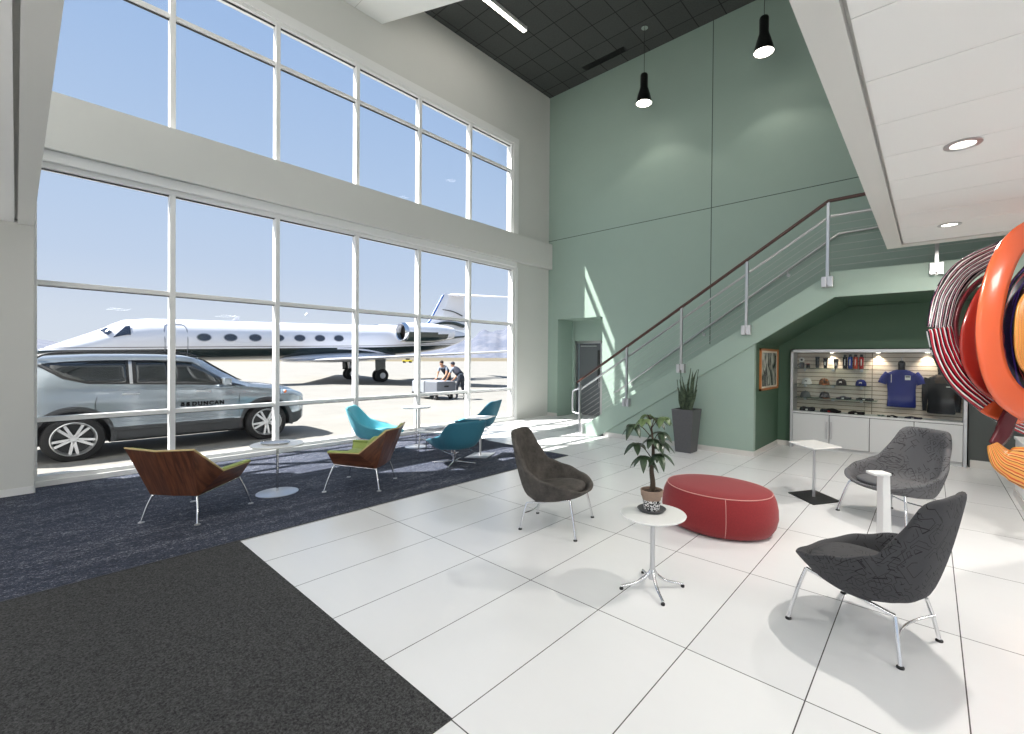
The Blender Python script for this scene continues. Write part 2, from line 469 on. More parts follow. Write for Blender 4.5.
# mountains (far away, real relief)
def ridge(name, az0, az1, dist, hs, seed):
    b = B(); N = 90; rows = 8; R = []
    for j in range(rows):
        f = j / (rows - 1); ring = []
        for i in range(N + 1):
            a = math.radians(az0 + (az1 - az0) * i / N)
            x = i / N
            h = lerp_table(hs, x) * (1 + .22 * noise.noise((i * .11 + seed, 0, seed)) + .06 * noise.noise((i * .4, 3, seed)))
            prof = max(0, math.sin(f * PI)) ** .9
            z = h * prof * (1 + .2 * noise.noise((i * .22, j * .6, seed)))
            d = dist * (1 + .55 * (f - .5))
            ring.append((-math.sin(a) * d, math.cos(a) * d, z - 4))
        R.append(ring)
    b.loft(R, caps=False, closed=False)
    return struct(b.fin(name, M['mountain'], smooth=180))
ridge('mountain_range', 38, 60, 5200, [(0, 190), (.2, 250), (.36, 300), (.46, 330), (.56, 230), (.72, 90), (1, 25)], 2.1)
ridge('far_hills', 58, 96, 6000, [(0, 30), (.3, 30), (.6, 50), (.85, 110), (1, 190)], 5.3)

# ------------------------------------------------------------------ setting: walls
WX = -8.5
g = empty('wall_left', kind='structure')
def wl(name, y0, y1, z0, z1, x0=-8.64, x1=WX, m='wallgrey', par=g):
    return B().bb(x0, x1, y0, y1, z0, z1).fin(name, M[m], par)
wl('pier', 8.62, 10.0, 0, 4.2); wl('pier_upper', 8.50, 10, 4.93, 7.32)
wl('upper_wall', -6, 10, 7.32, 9.3); wl('spandrel', -6, 10, 4.2, 4.93)
wl('end_wall', -6, .06, 4.93, 7.5)
B().bb(WX, -8.35, .0, 9.99, 4.21, 4.925).fin('beam', M['wallgrey'], g, bevel=.004)
B().bb(-8.9, -8.15, -6, .14, 0, 4.2).fin('return_wall', M['wallgrey'], g)
struct(B().bb(-8.15, -8.135, -6, .145, 0, .09).bb(-8.5, -8.135, .14, .148, 0, .09).fin('baseboard_left', M['frame']))

# windows
def window(name, ys, zs, y0, y1, z0, z1):
    o = empty(name, kind='structure')
    B().bb(-8.66, WX + .02, y0 - .07, y0, z0, z1).bb(-8.66, WX + .02, y1, y1 + .07, z0, z1) \
       .bb(-8.66, WX + .02, y0 - .07, y1 + .07, z1, z1 + .07).bb(-8.66, WX + .02, y0 - .07, y1 + .07, z0 - .06, z0).fin('window_frame', M['frame'], o, bevel=.004)
    for y in ys:
        B().bb(-8.62, -8.475, y - .033, y + .033, z0, z1).fin('mullion', M['frame'], o, bevel=.004)
    for z in zs:
        B().bb(-8.60, -8.495, y0, y1, z - .03, z + .03).fin('transom', M['frame'], o, bevel=.004)
    b = B()
    for a, c in zip([y0] + ys, ys + [y1]): b.bb(-8.556, -8.55, a, c, z0, z1)
    b.fin('pane', M['glass'], o)
    b = B()
    for z, t in [(z1 - .004, .012)] + [(z - .035, .010) for z in zs]:
        b.bb(-8.57, -8.535, y0, y1, z - t, z)
    b.fin('gasket', M['black'], o)
    return o
ys = [1.485, 2.875, 4.27, 5.665, 7.07]
window('window_1', ys, [.838, 2.56], .17, 8.52, .13, 4.0)
window('window_2', ys, [6.60], .10, 8.44, 4.96, 7.26)
B().bb(-8.7, -8.44, .1, 8.62, 0, .075).fin('window_sill', M['frame'], bevel=.006).__setitem__('kind', 'structure')
B().bb(-8.7, -8.42, .1, 8.62, 4.07, 4.21).fin('trim_1', M['frame'], bevel=.01).__setitem__('kind', 'structure')
b = B().bb(-8.5, -8.46, 8.60, 8.69, 0.0, 4.07)
b.fin('trim_2', M['frame'], bevel=.004).__setitem__('kind', 'structure')
b = B().bb(-8.5, -8.46, 8.50, 8.70, 4.93, 7.32).bb(-8.5, -8.46, .0, 8.70, 7.32, 7.49)
b.fin('trim_3', M['frame'], bevel=.004).__setitem__('kind', 'structure')
b = B().bb(-12, -8.9, -3, 10.5, -.02, .0)
struct(b.fin('pavement', M['apron']))

# green back wall with niche
g = empty('wall_back', kind='structure')
GY = 10.0
b = B().bb(-8.9, -8.14, GY, 10.3, 0, 9.3).bb(-6.62, 6, GY, 10.3, 0, 9.3).bb(-8.14, -6.62, GY, 10.3, 2.768, 9.3)
b.fin('wall_face', M['green'], g)
b = B().bb(-8.2, -8.14, GY + .3, 11.2, 0, 2.9).bb(-6.62, -6.56, GY + .3, 11.2, 0, 2.9).bb(-8.2, -6.56, GY + .3, 11.2, 2.768, 2.9)
b.bb(-8.2, -8.06, 10.7, 10.8, 0, 2.8).bb(-8.08, -6.6, 10.7, 10.8, 2.17, 2.8).bb(-7.0, -6.6, 10.7, 10.8, 0, 2.3)
b.fin('niche', M['green'], g)
d = empty('door_1', (-.10, 0, 0), kind='structure')
B().bb(-7.96, -7.9, 10.72, 10.82, 0, 2.17).bb(-7.06, -7.0, 10.72, 10.82, 0, 2.17).bb(-7.96, -7.0, 10.72, 10.82, 2.1, 2.17).fin('door_frame', M['steel'], d)
B().bb(-7.9, -7.06, 10.86, 10.9, 0, 2.1).fin('door_leaf', M['doorgrey'], d)
B().bb(-7.24, -7.14, 10.845, 10.86, 1.0, 1.9).fin('vision_panel', M['carglass'], d)
B().tube([(-7.8, 10.86, 2.02), (-7.8, 10.8, 2.02), (-7.25, 10.8, 2.02)], .02).fin('door_closer', M['silver'], d)
B().tube([(-7.15, 10.84, .85), (-7.15, 10.8, .85), (-7.15, 10.8, 1.15), (-7.15, 10.84, 1.15)], .012).fin('door_handle', M['chrome'], d)
# recessed joints, cut look: thin dark strips set in the wall
b = B().bb(-8.5, -1.0, GY - .003, GY + .01, 5.025, 5.04)
b.bb(-3.775, -3.758, GY - .003, GY + .01, 2.0, 9.17)
b.fin('panel_joint', M['joint'], g)
struct(B().bb(-8.5, -8.14, GY - .012, GY, 0, .09).bb(-6.62, -5.9, GY - .012, GY, 0, .09).fin('baseboard_back', M['trim']))

# upper ceiling
struct(B().bb(-9, 9, -6.5, 10.4, 9.17, 9.4).fin('ceiling', M['ceiling']))
b = B().prism([(-8.5, 4.765), (-1.0, 7.6), (9, 7.6), (9, -6.5), (-8.5, -6.5)], 'z', 8.35, 9.17)
struct(b.fin('ceiling_lower', M['white']))
b = B()
for k in range(9):
    b.bb(-8.5, 8, 4.2 - k * .61, 4.208 - k * .61, 8.346, 8.35)
struct(b.fin('trim_4', M['trim']))
# ceiling vent slot
v = empty('ceiling_vent', (-6.35, 9.55, 9.17), 0, 'long dark slot diffuser in the black ceiling near the green wall', 'vent')
B().bb(-.62, .62, -.09, .09, -.012, 0).fin('vent_frame', M['black'], v)
b = B()
for k in range(4): b.bb(-.6, .6, -.06 + k * .04 - .004, -.06 + k * .04 + .004, -.02, -.012)
b.fin('louvre', M['lampblk'], v)

# mezzanine soffits
g = empty('ceiling_mezzanine', kind='structure')
ZS = 3.18
XE = 7.0
outer = [(-.475, 7.66), (XE, 7.66), (XE, -6.5), (-8.15, -6.5), (-8.15, .135), (-.475, .135)]
b = B()
bw = .16
b.bb(-.475, -.475 + bw, .135 - bw, 7.66, ZS, ZS + .08)
b.bb(-.475 + bw, XE, 7.66 - bw, 7.66, ZS, ZS + .08)
b.bb(-8.15, -.475, .014, .135, ZS, ZS + .08)
b.fin('soffit_border', M['wallgrey'], g)
B().prism(outer, 'z', ZS + .05, ZS + .45).fin('soffit_slab', M['wallgrey'], g)
rv = .022
x0 = -.475 + bw + rv; y1 = 7.66 - bw - rv
b = B(); y = y1; k = 0
js = [6.02 + .6 * 2, 6.02 + .6, 6.02, 5.42, 4.82, 4.22, 3.62, 3.02, 2.42, 1.82, 1.22, .62, .02]
prev = y1
for j in js:
    b.bb(x0, XE, j + .003, prev - .003, ZS + .012, ZS + .075); prev = j
b.fin('soffit_panel', M['white'], g)
b = B(); prev = -.010
for j in range(8):
    b.bb(-8.15, XE, prev - .597, prev, ZS + .012, ZS + .075); prev -= .6
b.fin('soffit_panel', M['white'], g)
struct(B().bb(-.475, XE, 7.56, 7.66, ZS + .45, 9.17).fin('wall_upper', M['wallgrey']))
struct(B().bb(-.475, -.375, 3.0, 7.66, ZS + .45, 8.35).fin('wall_upper', M['wallgrey']))

# wall under the stair, alcove
SY = 8.15
poly = [(-5.35, 0), (-2.31, 0), (-2.31, 1.95), (-5.35, .07)]
struct(B().prism(poly, 'y', SY + .015, SY + .13).fin('wall_under_stair', M['green']))
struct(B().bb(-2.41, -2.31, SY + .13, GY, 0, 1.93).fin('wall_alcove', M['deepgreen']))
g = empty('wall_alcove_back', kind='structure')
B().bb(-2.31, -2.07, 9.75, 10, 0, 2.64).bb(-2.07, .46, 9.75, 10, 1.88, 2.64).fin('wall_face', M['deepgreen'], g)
B().bb(.46, 6, 9.70, 10, 0, 3.0).fin('dark_wall_face', M['darkwall'], g)
struct(B().bb(-5.35, -2.31, SY, SY + .015, 0, .09).bb(-2.31, -2.297, SY, 9.75, 0, .09).bb(-2.31, -2.07, 9.737, 9.75, 0, .09).fin('baseboard_stair', M['trim']))
struct(B().bb(.48, 6, 9.687, 9.70, 0, .12).fin('baseboard_right', M['trim']))
struct(B().bb(6, 6.2, 3.5, 10, 0, 3.2).fin('wall_right', M['wallgrey']))

# ------------------------------------------------------------------ staircase
st = empty('staircase', (-3.5, 9.0, 0), 0, 'sage green staircase climbing along the green wall to a landing', 'staircase')
LOC = Matrix.Translation((3.5, -9.0, 0))
poly = [(-5.86, 0), (-5.44, 0), (-1.145, 2.64), (5, 2.64), (5, 3.03), (-1.15, 3.03), (-5.86, .185)]
B().prism(poly, 'y', SY - .02, SY + .04).xf(LOC).fin('stringer', M['green'], st, bevel=.004)
# sloping underside and landing slab
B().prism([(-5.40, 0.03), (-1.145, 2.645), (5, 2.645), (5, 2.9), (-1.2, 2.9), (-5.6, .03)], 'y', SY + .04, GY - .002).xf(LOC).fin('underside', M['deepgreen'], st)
nst = 16; rise = 3.0 / nst; run = (5.42 - .80) / nst
for i in range(nst):
    x = -5.42 + i * run
    B().bb(x, x + run + .03, SY + .045, GY - .004, i * rise + .14, (i + 1) * rise).xf(LOC).fin('step', M['trim'], st)
# wood and steel balustrade
rl = empty('stair_railing', (-3.5, 8.07, 0), 0, 'steel post balustrade with dark wood handrail along the staircase front', 'railing')
LR = Matrix.Translation((3.5, -8.07, 0))
posts = [(-5.93, 0.0, 1.14), (-4.75, .72, 1.93), (-3.585, 1.44, 2.63), (-2.42, 2.12, 3.34), (-1.235, 2.82, 4.09), (.04, 2.87, 4.14), (1.3, 2.87, 4.14)]
yr = 8.08
cap = [(-6.0, yr, 1.13), (-1.235, yr, 4.11), (2.5, yr, 4.16)]
def slope_tube(pts, r, n=10): return B().tube(pts, r, n)
b = B()
for a, c in zip(cap, cap[1:]):
    A, C = Vector(a), Vector(c); d = (C - A); L = d.length
    rot = Matrix.Rotation(-math.atan2(d.z, d.x), 3, 'Y')
    b.box((A + C) / 2, (L + .02, .055, .045), rot)
b.xf(LR).fin('handrail', M['wood'], rl, bevel=.012, seg=3)
for x, zb, zt in posts:
    b = B().bb(x - .022, x + .022, yr - .02, yr + .02, zb + (0 if zb else 0), zt)
    p = b.xf(LR).fin('post', M['steel'], rl, bevel=.004)
    if zb > .1:
        q = B().bb(x - .075, x - .012, SY - .12, SY - .02, zb - .03, zb + .13).bb(x + .012, x + .075, SY - .12, SY - .02, zb - .03, zb + .13).bb(x - .075, x + .075, SY - .035, SY - .02, zb - .03, zb + .13)
        q.xf(LR).fin('bracket', M['silver'], rl, bevel=.006)
    else:
        B().bb(x - .07, x + .07, yr - .06, yr + .06, 0, .02).bb(x + .04, x + .09, yr - .02, yr + .05, .02, .22).xf(LR).fin('base_bracket', M['silver'], rl, bevel=.004)
b = B().tube([(-5.98, yr + .06, .96), (-1.22, yr + .06, 3.89), (2.5, yr + .06, 3.90)], .02)
b.xf(LR).fin('grab_rail', M['steel'], rl, smooth=60)
b = B().tube(smoothpts([(-5.93, yr + .06, 1.05), (-6.02, yr + .06, .98), (-6.14, yr + .06, .93), (-6.17, yr + .06, .85), (-6.17, yr + .06, .5), (-6.12, yr + .06, .44), (-5.93, yr + .06, .42)], 4), .02)
b.xf(LR).fin('rail_return', M['silver'], rl, smooth=60)
for k in range(8):
    z = .14 + k * .105
    b = B().tube([(-5.93, yr, z + .06), (-1.235, yr, z + 2.97), (2.5, yr, z + 3.0)], .0022, 6)
    b.xf(LR).fin('cable', M['steel'], rl)
# wall handrail on the far side
wr = empty('wall_handrail', (-3.5, 9.92, 0), 0, 'round steel handrail bracketed to the tall green wall above the stairs', 'handrail')
LW = Matrix.Translation((3.5, -9.92, 0))
b = B().tube([(-6.2, 9.99, .80), (-6.2, 9.92, .80), (-6.1, 9.92, .83), (-1.35, 9.92, 4.02), (2.5, 9.92, 4.15)], .022)
b.xf(LW).fin('rail', M['steel'], wr, smooth=60)
for k, x in enumerate((-5.7, -3.9, -2.2, .4)):
    z = .83 + (x + 6.1) * (3.19 / 4.75) if x < -1.35 else 4.08
    B().tube([(x, 9.92, z - .02), (x, 9.92, z - .07), (x, 10.0, z - .09)], .01).tube([(x, 9.985, z - .09), (x, 10, z - .09)], .035, 14).xf(LW).fin('bracket', M['steel'], wr, smooth=60)

# ------------------------------------------------------------------ lights in the room
def pendant(x, y, label, zl=7.44):
    o = empty('pendant_lamp', (x, y, 9.17), 0, label, 'lamp', 'pendant lamps over the lobby')
    B().lathe([(0, 0), (.075, 0), (.075, -.03), (.02, -.04), (0, -.04)], 24).fin('ceiling_rose', M['chrome'], o, smooth=40)
    B().tube([(0, 0, -.04), (0, 0, zl + .62 - 9.17)], .006, 8).fin('cord', M['lampblk'], o)
    k = zl - 9.17
    B().lathe([(0, k + .66), (.075, k + .66), (.085, k + .63), (.085, k + .36), (.13, k + .22), (.17, k + .06), (.185, k), (.175, k), (.16, k + .06), (.1, k + .3), (0, k + .3)], 32).fin('shade', M['lampblk'], o, smooth=40)
    B().lathe([(0, k + .02), (.173, k + .02), (.173, k + .012), (0, k + .005)], 32).fin('lens', M['lamp'], o, smooth=60)
    l = bpy.data.lights.new('pendant_light', 'SPOT'); l.energy = 25; l.spot_size = 1.9; l.color = (1, .94, .85); l.shadow_soft_size = .15
    lo = bpy.data.objects.new('pendant_light', l); COL.objects.link(lo); lo.location = (0, 0, k - .03); lo.parent = o
    return o
pendant(-5.03, 9.2, 'black bell pendant lamp nearer the window wall, cord and chrome rose visible')
pendant(-2.47, 9.1, 'larger-looking black pendant lamp near the white mezzanine soffit')

def linear(x, y, L, label, power=120):
    o = empty('linear_ceiling_light', (x, y, 9.17), 0, label, 'lamp', 'linear lights on the black ceiling')
    B().bb(-.06, .06, -L / 2, L / 2, -.09, 0).fin('housing', M['white'], o, bevel=.004)
    B().bb(-.05, .05, -L / 2 + .01, L / 2 - .01, -.096, -.09).fin('diffuser', M['lamp'], o)
    area('linear_light', (0, 0, -.10), .1, L, power, (1, .96, .9), parent=o)
    return o
linear(-7.13, 6.30, 2.4, 'slim glowing linear light on the black ceiling', 12)

def downlight(x, y, z, label, power=45):
    o = empty('recessed_downlight', (x, y, z), 0, label, 'lamp', 'recessed downlights in the white soffit')
    b = B().lathe([(.075, .0), (.105, -.003), (.105, -.008), (.072, -.010), (.068, .004), (.075, 0)], 32)
    b.fin('trim_ring', M['silver'], o, smooth=40)
    B().lathe([(0, -.001), (.072, -.001), (.072, .003), (0, .003)], 32).fin('lens', M['lamp'], o)
    area('downlight', (0, 0, -.02), .12, .12, power, (1, .95, .88), parent=o)
    return o
downlight(.151, 4.3, ZS + .012, 'round recessed downlight, the larger-looking one in the right soffit')
downlight(.136, 6.74, ZS + .012, 'round recessed downlight by the far end of the right soffit')

# unseen fill panels added to brighten the room, above gallery and below mezzanine
def fill_panel(name, x, y, z, sx, sy, power):
    o = empty('ceiling_light_panel', (x, y, z), 0, name, 'lamp', 'flat light panels of the lobby')
    B().bb(-sx / 2 - .03, sx / 2 + .03, -sy / 2 - .03, sy / 2 + .03, 0, .02).fin('housing', M['white'], o)
    area('panel_light', (0, 0, -.01), sx, sy, power, (1, .98, .95), parent=o)
LP = .22
for i, (x, y) in enumerate(((-6.4, -.8), (-4.2, -.8), (-2.0, -.8), (.2, -.8))):
    fill_panel('square light panel on the white ceiling over the upper gallery', x, y, 8.32, 1.2, 1.2, 110 * LP)
for i, (x, y) in enumerate(((3.4, 2.2), (3.4, 5.2), (2.6, -1.5), (-1.5, -2.2), (-5.0, -2.2))):
    fill_panel('square light panel under the white mezzanine soffit', x, y, ZS - .012, 1.2, .6, (150, 170, 120, 105, 130)[i] * LP)

# ================================================================== FURNITURE
def bucket(name, label, cat, loc, rz, H, RT, zb0, shell_m, cush_m, seat=.40, rb=.25, th=.045, group=None, tilt=.10, cz=.03, sy=1.0, hole=None):
    """upholstered shell: theta = 0 at the back, 180 at the front"""
    o = empty(name, loc, rz, label, cat, group)
    N = 56
    ts = [i * 360 / N - 180 for i in range(N)]
    def d(t): return (-math.cos(math.radians(t)), math.sin(math.radians(t)))
    def zb(x): return zb0 + tilt * (x + .25)
    def rad(t, f):
        a = abs(t); rt = lerp_table(RT, a)
        return rb + (rt - rb) * (f ** .55)
    rings = []
    for f in (0, .08, .2, .35, .5, .65, .8, .92, 1.0):
        ring = []
        for t in ts:
            a = abs(t); h = lerp_table(H, a); dx, dy = d(t); r = rad(t, f)
            x, y = dx * r, dy * r * sy
            if f == 0: x, y = x * .55, y * .55
            z0 = zb(x) + (0 if f else 0)
            z = z0 + (h - z0) * (f ** (1.25 if a > 60 else 1.0))
            ring.append(Vector((x, y, z)))
        rings.append(ring)
    top = rings[-1]; ring = []
    for p, t in zip(top, ts):
        dx, dy = d(t); ring.append(p + Vector((-dx * th * .5, -dy * th * .5, .012)))
    rings.append(ring)
    seatpts = None
    for f in (1.0, .8, .6, .4, .2, 0):
        ring = []
        for t in ts:
            a = abs(t); h = lerp_table(H, a); dx, dy = d(t)
            zs = min(seat - .06, h - .03)
            z = zs + (h - .01 - zs) * f
            fz = max(0, min(1, (z - zb0) / max(h - zb0, .01)))
            r = rad(t, fz) - th
            ring.append(Vector((dx * r, dy * r * sy, z)))
        rings.append(ring)
    seatpts = rings[-1]
    b = B(); R = [[b.bm.verts.new(p) for p in ring] for ring in rings]
    for A, C in zip(R, R[1:]):
        for k in range(N): b.bm.faces.new((A[k], A[(k + 1) % N], C[(k + 1) % N], C[k]))
    b.bm.faces.new(R[0]); b.bm.faces.new(R[-1][::-1])
    b.fin('shell', shell_m, o, smooth=180, sub=1)
    # loose cushion
    b = B(); R = []
    for s_, dz in ((.80, -.02), (.93, 0), (.985, .03), (.98, .06), (.9, .082), (.6, .095), (.25, .1)):
        R.append([b.bm.verts.new((p.x * s_, p.y * s_, seat - .065 + dz * .8 + .02 * p.x / .3)) for p in seatpts])
    for A, C in zip(R, R[1:]):
        for k in range(N): b.bm.faces.new((A[k], A[(k + 1) % N], C[(k + 1) % N], C[k]))
    b.bm.faces.new(R[0]); b.bm.faces.new(R[-1][::-1])
    b.fin('seat_cushion', cush_m, o, smooth=180, sub=1)
    return o

def four_legs(o, fx, fy, bx, by, zt, m='chrome', inset=.14, foot=True, r=.0115, zf=None):
    zf = zf or zt
    for sgn in (1, -1):
        for (x, y, xx, zz) in ((fx, fy * sgn, fx - inset * .45, zf), (bx, by * sgn, bx + inset * .3, zt)):
            b = B().tube(smoothpts([(x, y, .012), (xx * .55 + x * .45, y * .9, zz * .62), (xx, y * .8, zz)], 4), r, 10)
            b.fin('leg', M[m], o, smooth=60)
            if foot:
                B().lathe([(0, 0), (.019, 0), (.019, .008), (.01, .016), (0, .016)], 14, (x, y, 0)).fin('glide', M['black'], o.children[-1] if False else o_last(o), smooth=40)
    for sgn in (1, -1):
        B().tube([(fx - inset * .45, fy * sgn * .8, zf), (bx + inset * .3, by * sgn * .8, zt)], r).fin('side_rail', M[m], o, smooth=60)

def o_last(o): return [c for c in o.children if c.name.split('.')[0] == 'leg'][-1]

# high-back lounge chairs on the tiles
H_HI = [(0, .935), (25, .93), (32, .89), (40, .77), (50, .655), (60, .58), (90, .52), (120, .46), (150, .405), (180, .385)]
R_HI = [(0, .44), (26, .46), (36, .43), (48, .39), (70, .375), (100, .385), (135, .40), (180, .37)]
def lounge(loc, rz, label, m):
    o = bucket('lounge_chair', label, 'chair', loc, rz, H_HI, R_HI, .245, m, m, seat=.41, rb=.24, group=None, tilt=.16, th=.05)
    four_legs(o, .30, .325, -.28, .24, .245, zf=.34, inset=.16)
    B().tube(smoothpts([(-.262, .222, .15), (-.225, .1, .142), (-.215, 0, .14), (-.225, -.1, .142), (-.262, -.222, .15)], 4), .008).fin('stretcher', M['chrome'], o, smooth=60)
    return o
lounge((-2.85, 3.49, 0), math.radians(21), 'brown-grey mottled high-back lounge chair on the tiles between carpet and plant table', M['brownfabric'])
lounge((-.29, 3.42, 0), math.radians(160), 'nearest high-back lounge chair, black line pattern on dark grey, its back to the right', M['linefabric'])
ec = lounge((-.28, 5.98, 0), math.radians(236), 'high-back patterned mid-grey lounge chair in front of the display cabinet', M['linefabric2'])
ec.scale = (1.13, 1.13, 1.0)

# swivel chairs in teal
H_SW = [(0, .82), (32, .82), (42, .77), (48, .66), (62, .56), (90, .50), (120, .44), (150, .40), (180, .39)]
R_SW = [(0, .48), (34, .53), (44, .49), (60, .41), (90, .40), (130, .42), (180, .42)]
def swivel(loc, rz, label, m, m2):
    o = bucket('swivel_chair', label, 'chair', loc, rz, H_SW, R_SW, .27, m, m2, seat=.42, rb=.24, tilt=.14)
    B().tube([(0, 0, .03), (0, 0, .30)], .022, 14).fin('pedestal', M['chrome'], o, smooth=60)
    for k in range(4):
        a = k * PI / 2 + PI / 4
        B().tube([(0, 0, .05), (.33 * math.cos(a), .33 * math.sin(a), .018)], .014, 10, r1=.009).fin('foot', M['chrome'], o, smooth=60)
    b = B()
    for s_ in (1, -1):
        b.tube(smoothpts([(.34, .1 * s_, .345), (.28, .16 * s_, .31), (0, .2 * s_, .265), (-.26, .16 * s_, .25), (-.32, .1 * s_, .29)], 4), .009)
    b.fin('shell_frame', M['chrome'], o, smooth=60)
    return o
c2 = swivel((-5.66, 4.42, .006), math.radians(170), 'large teal swivel chair seen from behind beside the low coffee table', M['teal'], M['aqua'])
c2.scale = (1.04, 1.04, .86)
swivel((-7.10, 3.95, .006), math.radians(50), 'light turquoise swivel chair behind the walnut chair', M['aqua'], M['aqua'])
swivel((-6.84, 5.86, .006), math.radians(205), 'blue swivel chair by the window farthest from the camera, behind the square-topped table', M['teal'], M['aqua'])

# walnut shell chairs
def walnut_chair(loc, rz, label, pillow=False):
    o = empty('walnut_shell_chair', loc, rz, label, 'chair')
    BW, BT, AW = .25, .35, .375
    z0, z1 = .275, .345
    def shell(off, up):
        v = {}
        for s in (1, -1):
            v['rb', s] = (-.27 + off, s * (BW - off), z0 + up)
            v['fb', s] = (.25, s * (BW + .03 - off), z1 + up)
            v['af', s] = (.27, s * (AW - off), .495)
            v['aj', s] = (-.11 + off, s * (AW + .005 - off), .485)
            v['bt', s] = (-.43 + off, s * (BT - off), .76)
        v['bm'] = (-.29 + off, 0, z0 + up); v['tm'] = (-.47 + off, 0, .745)
        return v
    def build(off, up):
        v = shell(off, up); b = B(); bm = b.bm
        V = {k: bm.verts.new(p) for k, p in v.items()}
        f = bm.faces.new
        f((V['rb', 1], V['bm'], V['rb', -1], V['fb', -1], V['fb', 1]))
        f((V['rb', 1], V['bt', 1], V['tm'], V['bm'])); f((V['bm'], V['tm'], V['bt', -1], V['rb', -1]))
        for s in (1, -1):
            f((V['rb', s], V['fb', s], V['af', s], V['aj', s]))
            f((V['rb', s], V['aj', s], V['bt', s]))
        return b
    build(0, 0).fin('plywood_shell', M['walnut'], o, solid=.014, offset=0, bevel=.006)
    build(.022, .02).fin('padding', M['lime'], o, solid=.03, offset=0, bevel=.01)
    v = shell(0, 0)
    b = B()
    b.tube([v['af', 1], v['aj', 1], v['bt', 1], v['tm'], v['bt', -1], v['aj', -1], v['af', -1]], .0095, 8)
    b.fin('edge_band', M['plyedge'], o)
    B().box((-.01, 0, .375), (.50, .52, .07), Matrix.Rotation(-.09, 3, 'Y')).fin('seat_cushion', M['lime'], o, smooth=40, bevel=.03, seg=3)
    for s in (1, -1):
        a_, c_2 = Vector(v['af', s]), Vector(v['aj', s])
        B().box((a_ + c_2) / 2 + Vector((0, -.022 * s, .008)), ((a_ - c_2).length, .06, .026), Matrix.Rotation(-math.atan2(a_.z - c_2.z, a_.x - c_2.x), 3, 'Y')).fin('arm_pad', M['lime'], o, bevel=.01)
    if pillow:
        b = B(); b.sphere((0, 0, 0), 1, 20, (.055, .17, .10)); b.xf(Matrix.Translation((-.13, -.02, .53)) @ Matrix.Rotation(-.35, 4, 'Y'))
        p = b.fin('pillow', M['lime'], o, smooth=180)
    four_legs(o, .325, .343, -.325, .292, .262, m='chrome', inset=.2, zf=.325, r=.0105, foot=False)
    for s in (1, -1):
        for x, y in ((.325, .343), (-.325, .292)):
            B().lathe([(0, 0), (.026, 0), (.026, .006), (.012, .014), (0, .014)], 16, (x, y * s, .006)).fin('glide', M['silver'], o, smooth=40)
    return o
walnut_chair((-5.86, 1.23, 0.006), math.radians(126.3), 'walnut shell chair with lime upholstery, its back to the camera, left of the round table')
walnut_chair((-5.587, 2.893, 0.006), math.radians(220.6), 'walnut shell chair with lime seat and loose pillow, facing left past the round table', True)

# ---- tables
def round_table(loc, h, r, rbase, label, base='disc'):
    o = empty('round_side_table', loc, 0, label, 'table')
    B().lathe([(0, h - .018), (r - .006, h - .018), (r, h - .012), (r, h - .004), (r - .004, h), (0, h)], 48).fin('table_top', M['whitegloss'], o, smooth=40)
    B().tube([(0, 0, .01), (0, 0, h - .018)], .014, 14).fin('column', M['chrome'], o, smooth=60)
    if base == 'disc':
        B().lathe([(0, 0), (rbase, 0), (rbase, .006), (rbase - .03, .012), (.03, .02), (0, .022)], 48).fin('base', M['silver'], o, smooth=40)
    return o
round_table((-6.03, 2.05, .006), .595, .285, .225, 'white round side table between the two walnut chairs')
t = empty('serving_tray', (-6.06, 2.03, .601), 0.5, 'thin oval silver tray lying on the round table between the walnut chairs', 'tray')
B().lathe([(0, 0), (.155, 0), (.175, .014), (.17, .016), (.15, .006), (0, .006)], 40, sx=1, sy=.72).fin('dish', M['silver'], t, smooth=60)
B().tube([(.175 * math.cos(a * PI / 20), .126 * math.sin(a * PI / 20), .016) for a in range(40)], .004, 6, closed=True).fin('rim', M['chrome'], t)
round_table((-7.24, 4.78, .006), .74, .26, .2, 'tall slim round table by the window, only its thin top clear of the mullion')

# pedestal plant table
o = empty('pedestal_table', (-1.528, 2.99, 0), 0, 'white round pedestal table with four curved chrome feet carrying the potted plant', 'table')
h = .548
B().lathe([(0, h - .02), (.215, h - .02), (.232, h - .012), (.235, h - .004), (.231, h), (0, h)], 56).fin('table_top', M['whitegloss'], o, smooth=40)
B().lathe([(0, .07), (.028, .07), (.022, .12), (.017, .2), (.017, h - .03), (.05, h - .02), (0, h - .02)], 20).fin('column', M['silver'], o, smooth=60)
for k in range(4):
    a = math.radians(40.3 + 5) + k * PI / 2
    c, s = math.cos(a), math.sin(a)
    prof = smoothpts([(0.0, .155), (.03, .10), (.09, .055), (.16, .035), (.232, .022)], 4)
    B().tube([(c * p[0], s * p[0], p[1]) for p in prof], .014, 10, r1=.009).fin('foot', M['chrome'], o, smooth=60)
    B().lathe([(0, 0), (.014, 0), (.014, .012), (0, .014)], 12, (c * .228, s * .228, 0)).fin('glide', M['black'], o)

